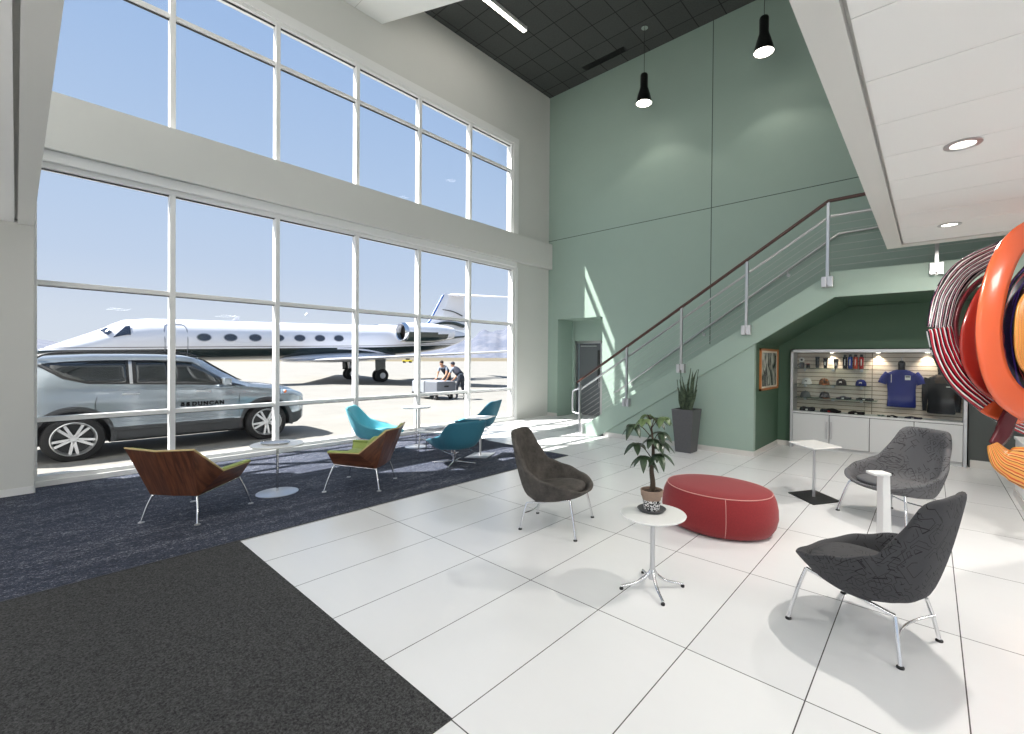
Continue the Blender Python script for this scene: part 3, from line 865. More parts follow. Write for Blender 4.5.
# potted money tree
M['leaf'] = mat('dark_glossy_leaf', rgb(56, 74, 52), .35, nscale=14, namt=.25)
M['leafpale'] = mat('young_green_leaf', rgb(96, 118, 72), .4, nscale=14, namt=.2)
M['bark'] = mat('brown_stem', rgb(70, 58, 46), .8)
M['terra'] = mat('weathered_terracotta', rgb(150, 128, 112), .8, nscale=40, namt=.1)
def mat_dots():
    t = NT('white_pattern_on_black_band')
    tc = t.add('ShaderNodeTexCoord')
    vo = t.add('ShaderNodeTexVoronoi', feature='F1', inp={'Scale': 42., 'Randomness': .2})
    t.link(tc, 'Object', vo, 'Vector')
    pp = t.add('ShaderNodeMath', operation='PINGPONG'); pp.inputs[1].default_value = .22
    t.link(vo, 'Distance', pp, 0)
    lt = t.add('ShaderNodeMath', operation='LESS_THAN'); lt.inputs[1].default_value = .11; t.link(pp, 'Value', lt, 0)
    mx = t.add('ShaderNodeMixRGB', inp={'Color1': rgb(24, 24, 26), 'Color2': rgb(230, 230, 228)})
    t.link(lt, 'Value', mx, 'Fac'); t.link(mx, 'Color', t.b, 'Base Color')
    return t.m
M['dots'] = mat_dots()
PT = (-1.56, 3.03, .548)
pl = empty('potted_money_tree', PT, 0, 'small money tree in a patterned terracotta pot on the pedestal table', 'plant')
B().lathe([(0, 0), (.085, 0), (.105, .018), (.10, .02), (.082, .008), (0, .008)], 36).fin('saucer', M['dkbrown'], pl, smooth=50)
B().lathe([(0, .01), (.056, .01), (.067, .085), (.0, .085)], 36).fin('pot_band', M['dots'], pl, smooth=50)
B().lathe([(0, .085), (.0675, .085), (.071, .11), (.078, .112), (.082, .155), (.075, .157), (.072, .13), (0, .13)], 36).fin('pot_rim', M['terra'], pl, smooth=50)
B().lathe([(0, .138), (.072, .136), (.072, .13), (0, .13)], 24).fin('soil', M['soil'], pl)
b = B()
trunk = smoothpts([(0, 0, .13), (.006, .004, .2), (-.004, 0, .3), (.008, 0, .4), (0, .01, .5), (-.01, 0, .62)], 4)
b.tube(trunk, .024, 10, r1=.006)
def leaf_mesh(b, base, d, up, L, W, droop):
    d = d.normalized(); side = d.cross(up).normalized(); nrm = side.cross(d)
    n = 7; row = []
    for i in range(n + 1):
        f = i / n
        c = base + d * (L * f) - Vector((0, 0, 1)) * (droop * f * f * L)
        wd = W * (math.sin(PI * f ** .8) ** .8 if 0 < f < 1 else .02)
        row.append([b.bm.verts.new(c + side * wd + nrm * wd * .35), b.bm.verts.new(c - nrm * 0), b.bm.verts.new(c - side * wd + nrm * wd * .35)])
    for A, C in zip(row, row[1:]):
        b.bm.faces.new((A[0], A[1], C[1], C[0])); b.bm.faces.new((A[1], A[2], C[2], C[1]))
fans = [(-.004, .33, 200, .09, 5, .15), (.0, .36, 330, .07, 5, .17), (0, .40, 150, .16, 5, .13), (0, .42, 30, .08, 5, .14),
        (0, .47, 260, .07, 4, .13), (-.005, .50, 20, .11, 5, .15), (-.01, .56, 175, .17, 5, .14), (-.01, .60, 60, .13, 5, .12),
        (-.01, .60, 215, .10, 4, .11), (-.01, .63, 100, .10, 4, .10), (-.01, .62, 320, .13, 4, .12)]
lf = [B(), B()]
rr = random.Random(5)
for i, (x, z, az, L, nl, ll) in enumerate(fans):
    a = math.radians(az + 40); L *= .75
    tip = Vector((x + L * math.cos(a), L * math.sin(a), z + .06 + .03 * rr.random()))
    b.tube(smoothpts([(x, 0, z - .02), (x + L * .5 * math.cos(a), L * .5 * math.sin(a), z + .05), tip], 4), .0035, 6)
    for k in range(nl):
        aa = a + math.radians((k - (nl - 1) / 2) * 58)
        d = Vector((math.cos(aa), math.sin(aa), -.15 - .35 * rr.random()))
        leaf_mesh(lf[1 if i >= 8 else 0], tip, d, Vector((0, 0, 1)), ll * (.75 + .4 * rr.random()) * .80, .027, .45)
b.fin('stem', M['bark'], pl, smooth=60)
lf[0].fin('foliage', M['leaf'], pl, smooth=180, solid=.0012)
lf[1].fin('young_foliage', M['leafpale'], pl, smooth=180, solid=.0012)

# red pouf
po = empty('pouf', (-1.63, 4.58, 0), math.radians(-5), 'low oval red felt pouf with pale topstitching in the middle of the chairs', 'pouf')
prof = [(0, 0), (.40, 0), (.455, .02), (.488, .08), (.505, .16), (.502, .24), (.488, .32), (.466, .372), (.455, .385), (.43, .395), (.3, .405), (0, .41)]
SX, SYY = 1.12, .90
B().lathe(prof, 64, sx=SX, sy=SYY).fin('upholstery', M['redwool'], po, smooth=50)
B().tube([(.458 * SX * math.cos(k * PI / 36), .458 * SYY * math.sin(k * PI / 36), .386) for k in range(72)], .0045, 6, closed=True).fin('top_seam', M['thread'], po)
for a in (.5, 2.1, 3.65, 5.2):
    B().tube([((r + .002) * SX * math.cos(a), (r + .002) * SYY * math.sin(a), z) for r, z in prof[2:9]], .0028, 6).fin('side_seam', M['thread'], po)

# rhomboid laptop tables
def c_table(loc, rz, h, w, d, label, base_m):
    o = empty('laptop_table', loc, rz, label, 'table')
    sk = .10
    P4 = [(-w / 2, -d / 2), (w / 2, -d / 2), (w / 2, d / 2), (-w / 2, d / 2)]
    P4 = [(x + sk * y / d, y) for x, y in P4]
    B().prism(P4, 'z', h - .016, h).fin('table_top', M['whitegloss'], o, bevel=.006)
    B().prism(P4, 'z', 0, .012).fin('base_plate', base_m, o, bevel=.004)
    B().tube([(w * .0, d * .0, .012), (0, 0, h - .016)], .016, 14).fin('column', M['silver'], o, smooth=60)
    return o
c_table((-1.07, 6.26, 0), math.radians(58), .65, .42, .46, 'white square-topped laptop table with black base plate near the display cabinet', M['black'])
c_table((-5.79, 5.07, .006), math.radians(40), .655, .36, .40, 'white laptop table with silver base plate beside the teal swivel chair', M['silver'])

# white angular tablet table behind the nearest chair
o = empty('tablet_stand_table', (-.25, 4.33, 0), math.radians(220), 'white angular side table, a small top on a slanting blade leg, behind the nearest chair', 'table')
B().prism([(-.03, .0), (.05, .0), (.055, .80), (-.0, .80)], 'y', -.035, .035).xf(Matrix.Identity(4)).fin('blade_leg', M['whitegloss'], o, bevel=.006)
B().bb(-.0, .13, -.05, .05, .79, .812).fin('table_top', M['whitegloss'], o, bevel=.006)
B().bb(-.12, .18, -.13, .13, 0, .012).fin('base_plate', M['whitegloss'], o, bevel=.004)

# low coffee table
o = empty('coffee_table', (-6.42, 4.68, .006), math.radians(38), 'low white coffee table on chrome legs beside the teal swivel chair', 'table')
B().lathe([(0, .40), (.37, .40), (.38, .406), (.38, .414), (.37, .42), (0, .42)], 48, sx=1, sy=.8).fin('table_top', M['whitegloss'], o, smooth=40)
for sx in (1, -1):
    for sy in (1, -1):
        B().tube([(sx * .25, sy * .19, .40), (sx * .29, sy * .22, 0)], .010, 10).fin('leg', M['chrome'], o, smooth=60)
B().tube([(.262, .199, .28), (.262, -.199, .28), (-.262, -.199, .28), (-.262, .199, .28)], .007, 8, closed=True).fin('stretcher', M['chrome'], o)
M['page'] = mat('magazine_paper', rgb(222, 224, 228), .4)
M['cover'] = mat('magazine_cover', rgb(120, 126, 138), .4)
for k, (dx, dy, rz, lab) in enumerate(((0, 0, .5, 'bottom magazine of the small pile on the coffee table'), (.01, .01, .9, 'middle magazine of the small pile on the coffee table'), (-.01, .02, .2, 'top magazine of the small pile on the coffee table'))):
    z = .426 + k * .012
    t = empty('magazine', (-6.50 + dx, 4.65 + dy, z), rz, lab, 'magazine', 'magazines on the coffee table')
    B().bb(-.105, .105, -.14, .14, .0012, .0095).fin('pages', M['page'], t)
    B().bb(-.108, .108, -.143, .143, .0095, .011).bb(-.108, .108, -.143, .143, 0, .0012).fin('cover', M['cover'] if k != 2 else M['page'], t)

# planter with snake plant
pl = empty('planter_with_snake_plant', (-3.36, 7.83, 0), 0, 'snake plant in a tall tapered grey planter against the stair wall', 'plant')
b = B()
R = []
for w_, z in ((.145, 0), (.20, .77), (.17, .77), (.165, .70)):
    R.append([(-w_, -w_, z), (w_, -w_, z), (w_, w_, z), (-w_, w_, z)])
b.loft(R, caps=False)
b.bm.faces.new([v for v in list(b.bm.verts)[:4]])
b.fin('planter_box', M['dkbrown'], pl, bevel=.006)
B().bb(-.165, .165, -.165, .165, .68, .715).fin('soil', M['soil'], pl)
M['snake'] = mat_speck('mottled_dark_green_blade', rgb(38, 52, 40), rgb(92, 108, 84), 16, 0, .35, .7)
rr = random.Random(11)
for k in range(17):
    a = rr.random() * 6.28; r = .11 * math.sqrt(rr.random()); L = .38 + .42 * rr.random()
    x, y = r * math.cos(a), r * math.sin(a); lean = Vector((math.cos(a), math.sin(a), 0)) * (.12 * rr.random() + .02)
    tw = rr.random() * PI; b = B(); row = []
    for i in range(9):
        f = i / 8; c = Vector((x, y, .70 + L * f)) + lean * f * f + Vector((.012 * math.sin(f * 7 + k), .012 * math.cos(f * 6 + k), 0))
        wd = .037 * (1 - f ** 3) * (.75 + .25 * math.sin(f * 3)) + .001
        an = tw + f * .5; u = Vector((math.cos(an), math.sin(an), 0)); v = Vector((-u.y, u.x, 0))
        row.append([c + u * wd, c + v * .006, c - u * wd, c - v * .006])
    b.loft(row); b.fin('blade', M['snake'], pl, smooth=60)

# framed picture on the alcove side wall
def mat_art():
    t = NT('grey_green_mottled_print')
    tc = t.add('ShaderNodeTexCoord')
    mp = t.add('ShaderNodeMapping', inp={'Scale': (1, 1.6, .8)})
    no = t.add('ShaderNodeTexNoise', inp={'Scale': 4.5, 'Detail': 4., 'Distortion': .8})
    t.link(tc, 'Object', mp, 'Vector'); t.link(mp, 'Vector', no, 'Vector')
    cr = t.add('ShaderNodeValToRGB'); e = cr.color_ramp.elements
    e[0].position = .42; e[0].color = rgb(46, 58, 54); e[1].position = .62; e[1].color = rgb(190, 192, 180)
    t.link(no, 'Fac', cr, 'Fac'); t.link(cr, 'Color', t.b, 'Base Color'); t.b.inputs['Roughness'].default_value = .25
    return t.m
M['art'] = mat_art(); M['oak'] = mat('orange_wood_frame', rgb(178, 112, 58), .4); M['mount'] = mat('cream_mount', rgb(214, 208, 190), .7)
pf = empty('framed_picture', (-2.308, 9.06, 1.49), 0, 'wood-framed grey-green picture hanging on the dark green wall under the stairs', 'picture')
b = B(); W_, H_ = .60, .375
b.bb(0, .03, -W_, W_, H_ - .035, H_).bb(0, .03, -W_, W_, -H_, -H_ + .035).bb(0, .03, -W_, -W_ + .05, -H_, H_).bb(0, .03, W_ - .05, W_, -H_, H_)
b.fin('frame', M['oak'], pf)
B().bb(0, .012, -W_ + .04, W_ - .04, -H_ + .03, H_ - .03).fin('mount_board', M['mount'], pf)
B().bb(.012, .015, -W_ + .12, W_ - .12, -H_ + .07, H_ - .07).fin('print', M['art'], pf)

# ================================================================== DISPLAY CABINET
X0, X1, YF, YB = -2.06, .44, 9.62, 9.985
dc = empty('display_cabinet', ((X0 + X1) / 2, 9.7, 0), 0, 'built-in white cabinet with a lit glass display case under the stairs', 'cabinet')
LD = Matrix.Translation((-(X0 + X1) / 2, -9.7, 0))
b = B().bb(X0, X0 + .045, YF, YB, 0, 1.865).bb(X1 - .045, X1, YF, YB, 0, 1.865).bb(X0, X1, YF, YB, 1.81, 1.865)
b.xf(LD).fin('outer_frame', M['alu'], dc, bevel=.004)
b = B().bb(X0 + .05, X1 - .05, YF + .02, YB, .07, .665)
b.xf(LD).fin('lower_carcass', M['dkbrown'], dc)
B().bb(X0 + .05, X1 - .05, YF + .04, YF + .06, 0, .07).xf(LD).fin('toe_kick', M['cabinet'], dc)
B().bb(X0 + .045, X1 - .045, YF - .005, YB, .665, .70).xf(LD).fin('display_deck', M['cabinet'], dc, bevel=.004)
dw = (X1 - X0 - .09) / 4
for k in range(4):
    xa = X0 + .045 + k * dw
    p = B().bb(xa + .005, xa + dw - .005, YF - .004, YF + .018, .075, .655).xf(LD).fin('door', M['cabinet'], dc, bevel=.003)
    hx = xa + dw - .035 if k % 2 == 0 else xa + .035
    if k < 2:
        B().bb(hx - .011, hx + .011, YF - .034, YF - .020, .23, .54).bb(hx - .006, hx + .006, YF - .02, YF - .004, .26, .28).bb(hx - .006, hx + .006, YF - .02, YF - .004, .49, .51).xf(LD).fin('handle', M['steel'], p)
B().bb(X0 + .045, X1 - .045, YB - .012, YB, .70, 1.81).xf(LD).fin('slatwall', M['slat'], dc)
b = B().bb(X0 + .05, -.88, YF + .014, YF + .018, .70, 1.81)
b.xf(LD).fin('glass_front', M['caseglass'], dc)
b = B().bb(-.89, X1 - .05, YF + .006, YF + .010, .70, 1.81)
b.xf(LD).fin('glass_front', M['caseglass'], dc)
for k, (z, xr) in enumerate(((1.515, -.86), (1.205, -.82), (.955, -.72))):
    sh = B().bb(X0 + .06, xr, YF + .06, YB - .014, z - .008, z).xf(LD).fin('glass_shelf', M['shelfglass'], dc)
    for x in (-1.86, -1.40, -.96):
        B().bb(x - .018, x + .018, YB - .12, YB - .012, z - .055, z - .009).xf(LD).fin('shelf_bracket', M['steel'], sh)
for x in (-1.42, -.72, -.05):
    q = B().lathe([(0, 0), (.03, 0), (.03, -.006), (0, -.006)], 20, (x, 9.86, 1.808)).xf(LD).fin('spotlight', M['lamp'], dc)
    l = bpy.data.lights.new('case_spot', 'SPOT'); l.energy = 13; l.spot_size = 1.75; l.spot_blend = .8; l.color = (1, .84, .66); l.shadow_soft_size = .02
    lo = bpy.data.objects.new('case_spot', l); COL.objects.link(lo); lo.parent = dc; lo.location = (x - (X0 + X1) / 2, 9.90 - 9.7, 1.79); lo.rotation_euler = (.12, 0, 0)

M['navy'] = mat('navy_cloth', rgb(34, 38, 62), .8); M['royal'] = mat('royal_blue_cotton', rgb(18, 36, 118), .8, nscale=20, namt=.1)
M['blkcloth'] = mat('black_cloth', rgb(20, 20, 22), .85); M['whitecloth'] = mat('white_cloth', rgb(225, 224, 220), .8)
M['hood'] = mat_speck('charcoal_heather_knit', rgb(26, 27, 30), rgb(52, 52, 54), 120, 0)
M['hoodtop'] = mat('brownish_shoulder_panel', rgb(74, 60, 50), .85)
M['orange'] = mat('orange_cloth', rgb(196, 104, 42), .8); M['camo'] = mat_speck('brown_camouflage_cloth', rgb(40, 34, 26), rgb(190, 110, 50), 30, 0, .45, .58)
M['red'] = mat('glossy_red_enamel', rgb(172, 34, 32), .2); M['redor'] = mat('glossy_orange_enamel', rgb(196, 66, 34), .2)
M['blue'] = mat('glossy_blue_enamel', rgb(30, 62, 150), .2); M['blkgl'] = mat('glossy_black_enamel', rgb(22, 24, 26), .2)
M['cream'] = mat('printed_label', rgb(226, 224, 216), .5); M['greycloth'] = mat('grey_cloth', rgb(110, 112, 112), .8)
YI = 9.82
zs1, zs2, zs3, zs4 = 1.516, 1.206, .956, .701

def tumbler(x, y, z, h, label, m, lab=True):
    o = empty('tumbler', (x, y, z), 0, label, 'tumbler', 'tumblers on the top display shelf')
    B().lathe([(0, 0), (.027, 0), (.038, h - .02), (.036, h - .02), (0, h - .02)], 20).fin('cup', M[m], o, smooth=50)
    B().lathe([(0, h - .02), (.04, h - .02), (.04, h - .006), (.034, h), (0, h)], 20).fin('lid', M['black'], o, smooth=50)
    if lab: B().bb(-.014, .014, -.0365, -.030, h * .30, h * .62).fin('logo_patch', M['cream'], o)
tumbler(-1.645, YI, zs1, .215, 'tall black tumbler, first of the three dark tumblers on the top shelf', 'blkgl', False)
tumbler(-1.515, YI, zs1, .195, 'black tumbler with a white label, middle of the three on the top shelf', 'blkgl')
tumbler(-1.345, YI, zs1, .175, 'shorter grey-black tumbler, nearest the bottles on the top shelf', 'dkbrown')
def bottle(x, label, m):
    o = empty('water_bottle', (x, YI, zs1), 0, label, 'bottle', 'water bottles on the top display shelf')
    B().lathe([(0, 0), (.033, 0), (.035, .01), (.035, .195), (.030, .21), (.02, .215), (0, .215)], 20).fin('flask', M[m], o, smooth=50)
    B().lathe([(0, .215), (.023, .215), (.023, .255), (0, .258)], 20).fin('cap', M['black'], o, smooth=50)
    B().bb(-.007, .007, -.0375, -.03, .06, .17).fin('logo_print', M['cream'], o)
bottle(-1.206, 'black water bottle on the top display shelf', 'blkgl')
bottle(-1.127, 'blue water bottle on the top display shelf', 'blue')
bottle(-1.045, 'orange-red water bottle on the top display shelf', 'redor')
bottle(-.958, 'red water bottle at the right end of the top display shelf', 'red')
o = empty('mug', (-1.905, YI, zs1), 0, 'grey mug at the left end of the top display shelf', 'mug')
B().lathe([(0, 0), (.04, 0), (.042, .1), (.038, .1), (.036, .01), (0, .01)], 24).fin('cup', M['dkbrown'], o, smooth=50)
B().tube(smoothpts([(-.04, 0, .08), (-.07, 0, .07), (-.07, 0, .035), (-.04, 0, .025)], 4), .006, 8).fin('handle', M['dkbrown'], o, smooth=60)
o = empty('display_plate', (-1.915, YI + .09, 1.64), 0, 'small white round emblem disc propped behind the mug', 'disc')
o.location = (-1.93, YI + .1, zs1)
B().tube([(0, 0, .155), (0, .01, .155)], .05, 28).fin('disc', M['cream'], o, smooth=40)
B().tube([(0, -.003, .155), (0, .0, .155)], .02, 20).fin('disc_centre', M['black'], o)
B().bb(-.02, .02, 0, .03, 0, .11).fin('stand', M['black'], o)
o = empty('cufflink_box', (-1.80, YI, zs1), .3, 'small dark red boxed pen set beside the mug on the top shelf', 'box')
B().bb(-.03, .03, -.02, .02, 0, .075).fin('box', M['blkcloth'], o, bevel=.003)
B().bb(-.032, .032, -.022, .022, .075, .085).fin('lid', M['red'], o, bevel=.002)

def cap_hat(x, z, label, m, brim, rz=-PI / 2, patch=None, grp='caps on the display shelves', s=1.0):
    o = empty('baseball_cap', (x, YI, z), rz, label, 'cap', grp)
    b = B(); R = []
    for k in range(8):
        f = k / 7; r = .092 * math.cos(f * PI / 2 * .98) ** .62; zz = .115 * math.sin(f * PI / 2)
        R.append([(r * 1.08 * math.cos(a * PI / 12), r * .92 * math.sin(a * PI / 12), zz + .004) for a in range(24)])
    b.loft(R); b.xf(Matrix.Scale(s, 4)).fin('crown', M[m], o, smooth=60)
    b = B(); R = []
    for i in range(9):
        t = -1.0 + 2.0 * i / 8; a = t * .95
        inner = Vector((.09 * 1.05 * math.cos(a), .085 * math.sin(a), .008)); L = .075 * math.cos(t * 1.25)
        R.append([inner, inner + Vector((L, 0, -.004 - .012 * t * t + .008)), inner + Vector((L, 0, .0 - .012 * t * t)), inner - Vector((0, 0, .004))])
    b.loft([[Vector((p.x, p.y, max(p.z, .001))) for p in r] for r in R]); b.xf(Matrix.Scale(s, 4)).fin('brim', M[brim], o, smooth=40)
    B().sphere((0, 0, .12), .008, 8).xf(Matrix.Scale(s, 4)).fin('button', M[brim], o)
    if patch: B().bb(.084, .092, -.02, .02, .04, .075).xf(Matrix.Scale(s, 4)).fin('badge', M[patch], o)
cap_hat(-1.82, zs2, 'white baseball cap with a small black badge on the second display shelf', 'whitecloth', 'whitecloth', patch='black')
cap_hat(-1.53, zs2, 'orange and brown camouflage cap on the second display shelf', 'camo', 'orange', rz=-PI / 2 + .5)
cap_hat(-1.26, zs2, 'black cap on the second display shelf beside the camouflage cap', 'blkcloth', 'blkcloth', patch='cream')
cap_hat(-.96, zs2, 'navy blue cap at the right end of the second display shelf', 'royal', 'navy', patch='cream')
cap_hat(-1.84, zs3, 'grey cap at the left end of the third display shelf', 'greycloth', 'greycloth', rz=-1.9)
cap_hat(-1.52, zs3, 'black cap with an orange brim on the third display shelf', 'blkcloth', 'orange', rz=-PI / 2 + .6)
def folded(name, x, z, w, d, h, label, m, cat, m2=None, y=YI):
    o = empty(name, (x, y, z), random.uniform(-.15, .15), label, cat)
    b = B()
    R = []
    n = 10
    for i in range(n + 1):
        f = i / n; xx = -w / 2 + w * f; hh = h * (.75 + .3 * math.sin(f * 9 + x * 7) * .5 + .25 * math.sin(f * PI))
        R.append([(xx, -d / 2, 0), (xx, -d / 2 - .006, hh * .5), (xx, -d / 4, hh), (xx, d / 4, hh * 1.05), (xx, d / 2, hh * .6), (xx, d / 2, 0)])
    b.loft(R); b.fin('folded_cloth', M[m], o, smooth=50)
    B().bb(-.018, .018, -d / 2 - .012, -d / 2 - .006, h * .15, h * .6).fin('tag', M[m2 or 'cream'], o)
    return o
folded('folded_visor', -1.22, zs3, .22, .14, .05, 'flat black visor, nearer the caps on the third display shelf', 'blkcloth', 'visor')
folded('folded_visor', -.90, zs3, .24, .14, .04, 'flat black visor at the right end of the third display shelf', 'blkcloth', 'visor')
folded('folded_shirt', -1.80, zs4, .24, .18, .07, 'folded black garment at the left end of the display deck', 'blkcloth', 'shirt', y=9.80)
folded('folded_shirt', -1.42, zs4, .30, .18, .06, 'wide folded black garment in the middle of the left display deck', 'blkcloth', 'shirt', 'red', y=9.80)
folded('folded_shirt', -1.02, zs4, .24, .18, .045, 'low folded black garment at the right of the left display deck', 'blkcloth', 'shirt', y=9.80)
folded('folded_scarf', -.50, zs4, .14, .1, .03, 'small dark folded scarf below the blue shirt', 'blkcloth', 'scarf', y=9.70)
folded('folded_scarf', -.22, zs4, .22, .12, .03, 'long dark folded scarf on the deck below the black top', 'navy', 'scarf', y=9.72)
def key_tray(x, label):
    o = empty('glass_dish', (x, 9.73, zs4 + .002), 0, label, 'dish')
    B().lathe([(0, 0), (.04, 0), (.06, .02), (.057, .02), (.038, .004), (0, .004)], 24).fin('bowl', M['shelfglass'], o, smooth=50)
    B().sphere((0, 0, .012), .014, 10).fin('trinket', M['silver'], o)
key_tray(-.66, 'small glass dish on the deck left of the blue shirt')

def torso(x, z, label_t, label_s, m, long_sleeve, w=.23, lean=0):
    t = empty('mannequin_torso', (x, 9.87, z), 0, label_t, 'mannequin')
    B().lathe([(0, .62), (.05, .62), (.048, .70), (.055, .74), (.045, .78), (.02, .80), (0, .80)], 20, sx=1, sy=.8).fin('neck', M['blkgl'], t, smooth=60)
    B().tube([(0, 0, .80), (0, 0, .86), (.015, 0, .88), (.03, 0, .86)], .005, 8).fin('hook', M['chrome'], t)
    B().lathe([(0, .1), (.14, .1), (.16, .45), (.17, .58), (.06, .63), (0, .63)], 24, sx=1, sy=.4).fin('bust', M['blkgl'], t, smooth=60)
    s = empty('t_shirt' if not long_sleeve else 'long_sleeved_top', (x, 9.87, z), 0, label_s, 'shirt')
    b = B(); R = []
    for zz, hw, hd in ((0, .185, .065), (.02, .188, .068), (.15, .182, .068), (.3, .182, .072), (.45, .195, .076), (.53, .20, .074), (.59, .17, .066), (.625, .11, .055), (.64, .07, .048)):
        ring = []
        for k in range(28):
            a = k * 2 * PI / 28; fold = 1 + .02 * math.sin(a * 7 + zz * 9) * (1 - zz)
            ca, sa = math.cos(a), math.sin(a)
            ring.append((hw * math.copysign(abs(ca) ** .8, ca) * fold * w / .2, hd * math.copysign(abs(sa) ** .8, sa) * fold, zz))
        R.append(ring)
    b.loft(R, caps=False); b.fin('body', M[m], s, smooth=180, solid=.004)
    for sg in (1, -1):
        if long_sleeve:
            pts = [(.175, 0, .575), (.215, 0, .48), (.225, -.005, .34), (.228, -.01, .2), (.225, -.015, .04)]; rr_ = [.058, .052, .044, .036, .028]
        else:
            pts = [(.17, 0, .575), (.225, -.005, .50), (.262, -.01, .40)]; rr_ = [.062, .062, .066]
        pts = [(p[0] * sg * w / .2 * .97, p[1], p[2]) for p in pts]
        B().tube(pts, rr_, 14).fin('sleeve', M[m], s, smooth=60)
    B().tube([(.066 * math.cos(k * PI / 12) * 1.1, .047 * math.sin(k * PI / 12), .64 - .012 * max(0, -math.sin(k * PI / 12))) for k in range(24)], .006, 6, closed=True).fin('collar', M[m], s)
    return s
s = torso(-.39, .87, 'black bust mannequin wearing the blue t-shirt', 'royal blue t-shirt with a white chest square on the mannequin in the case', 'royal', False, .212)
B().bb(.05, .125, -.087, -.078, .47, .545).fin('chest_print', M['cream'], s)
B().bb(.058, .118, -.0885, -.087, .515, .535).fin('chest_stripe', M['navy'], s)
B().bb(-.14, -.132, -.083, -.078, .42, .56).fin('price_string', M['cream'], s)
s = torso(.13, .80, 'black bust mannequin wearing the charcoal top', 'charcoal long-sleeved top with brownish shoulders on the right mannequin', 'hood', True, .19)
b = B(); R = []
for zz, hw, hd in ((.50, .186, .0795), (.56, .180, .0755), (.60, .155, .066), (.63, .10, .056)):
    R.append([(hw * math.cos(k * PI / 12), -hd * math.sin(k * PI / 12) , zz) for k in range(1, 12)])
b.loft(R, caps=False, closed=False); b.fin('yoke', M['hoodtop'], s, smooth=180, solid=.003)
B().bb(.06, .115, -.086, -.079, .44, .455).fin('chest_print', M['cream'], s)

# ================================================================== COUNTER AND SCREEN
o = empty('reception_counter', (.80, 7.2, 0), 0, 'white panelled reception counter at the right edge', 'counter')
B().bb(.012, 1.8, -1.2, .88, .10, .70).fin('counter_body', M['whitegloss'], o, bevel=.004)
B().bb(0, 1.82, -1.22, .90, .70, .735).fin('worktop', M['whitegloss'], o, bevel=.004)
B().bb(0.0, 1.8, -1.2, .89, 0, .10).fin('plinth', M['trim'], o)
o = empty('flat_monitor', (.98, 7.75, .735), math.radians(100), 'grey flat monitor standing on the white counter at the right edge', 'monitor')
B().bb(-.28, .28, -.015, .015, .06, .40).fin('casing', M['silver'], o, bevel=.006)
B().bb(-.265, .265, -.018, -.015, .08, .385).fin('screen', M['blkgl'], o)
B().tube([(0, .02, .01), (0, .02, .2)], .018, 12).fin('stand', M['silver'], o)
B().bb(-.1, .1, -.07, .09, 0, .012).fin('foot', M['silver'], o, bevel=.004)

# ================================================================== HANGING RIBBON SCULPTURE
SD = 3.9
def wp(px, py, dd=0.0):
    "a point of the sculpture: px, py measured in its own upright plane, dd behind it"
    a = (px - P[5]) / P[0]; b_ = -(py - P[1]) / P[0]
    return (F + RR * a + UU * b_) * (SD + dd) + Vector((0, 0, 1.665))
SO = wp(1010, 340, .2); SO.z = 0
sc_ = empty('hanging_ribbon_sculpture', SO, 0, 'large hanging sculpture of swirling orange, striped and dark ribbons at the right edge', 'sculpture')
def ribbon(name, cl, wd, m, th=.018, closed=False, nseg=8, roll=None):
    """cl: (px, py, depth) centre line; wd: half widths in metres, roll: angle of the width vector between in-plane (0) and depth (pi/2)"""
    C = smoothpts([wp(*c) for c in cl], nseg, closed)
    n0 = len(cl); tot = len(C); b = B(); uvl = b.bm.loops.layers.uv.new('UVMap'); rows = []
    rl_ = roll or [0] * n0
    for i, c in enumerate(C):
        f = i / (tot if closed else tot - 1) * (n0 if closed else n0 - 1); k = int(min(f, n0 - 1)); t = f - k; k2 = (k + 1) % n0
        if not closed: k2 = min(k + 1, n0 - 1)
        W = wd[k] + (wd[k2] - wd[k]) * t; ro = rl_[k] + (rl_[k2] - rl_[k]) * t
        a = C[i - 1] if (i > 0 or closed) else c; e2_ = C[(i + 1) % tot] if (i < tot - 1 or closed) else c
        T = (e2_ - a).normalized(); side = T.cross(F).normalized(); dep = side.cross(T).normalized()
        u = side * math.cos(ro) + dep * math.sin(ro); v = T.cross(u)
        row = []
        for q in range(7):
            g_ = -1 + q / 3; row.append(c + u * (W * g_) + v * (.10 * W * (1 - g_ * g_)) - SO)
        rows.append(row)
    V = [[b.bm.verts.new(p) for p in r] for r in rows]
    for i in range(tot if closed else tot - 1):
        A, Cc = V[i], V[(i + 1) % tot]
        for q in range(6):
            fc = b.bm.faces.new((A[q], A[q + 1], Cc[q + 1], Cc[q]))
            for lp, uv in zip(fc.loops, ((q / 6, i / tot), ((q + 1) / 6, i / tot), ((q + 1) / 6, (i + 1) / tot), (q / 6, (i + 1) / tot))): lp[uvl].uv = uv
    me = bpy.data.meshes.new(name); b.bm.to_mesh(me); b.bm.free()
    o = bpy.data.objects.new(name, me); COL.objects.link(o); me.materials.append(m); o.parent = sc_
    for p in me.polygons: p.use_smooth = True
    q = o.modifiers.new('solid', 'SOLIDIFY'); q.thickness = th; q.offset = 0
    return o
W1, K1, R1 = rgb(214, 212, 214), rgb(18, 18, 26), rgb(150, 24, 42)
M['rib1'] = mat_stripes('black_white_and_red_striped_lacquer', [(0, K1), (.38, W1), (.62, K1), (.74, rgb(52, 44, 84)), (.84, R1), (.94, W1)], 6.5, wob=.22)
M['rib1b'] = mat_stripes('red_white_and_black_striped_lacquer', [(0, R1), (.34, W1), (.58, K1), (.9, R1)], 6.0, wob=.22)
M['rib2'] = mat('glossy_orange_lacquer', rgb(214, 92, 52), .22, coat=.4)
M['rib3'] = mat('glossy_dark_red_lacquer', rgb(150, 40, 30), .25, coat=.4)
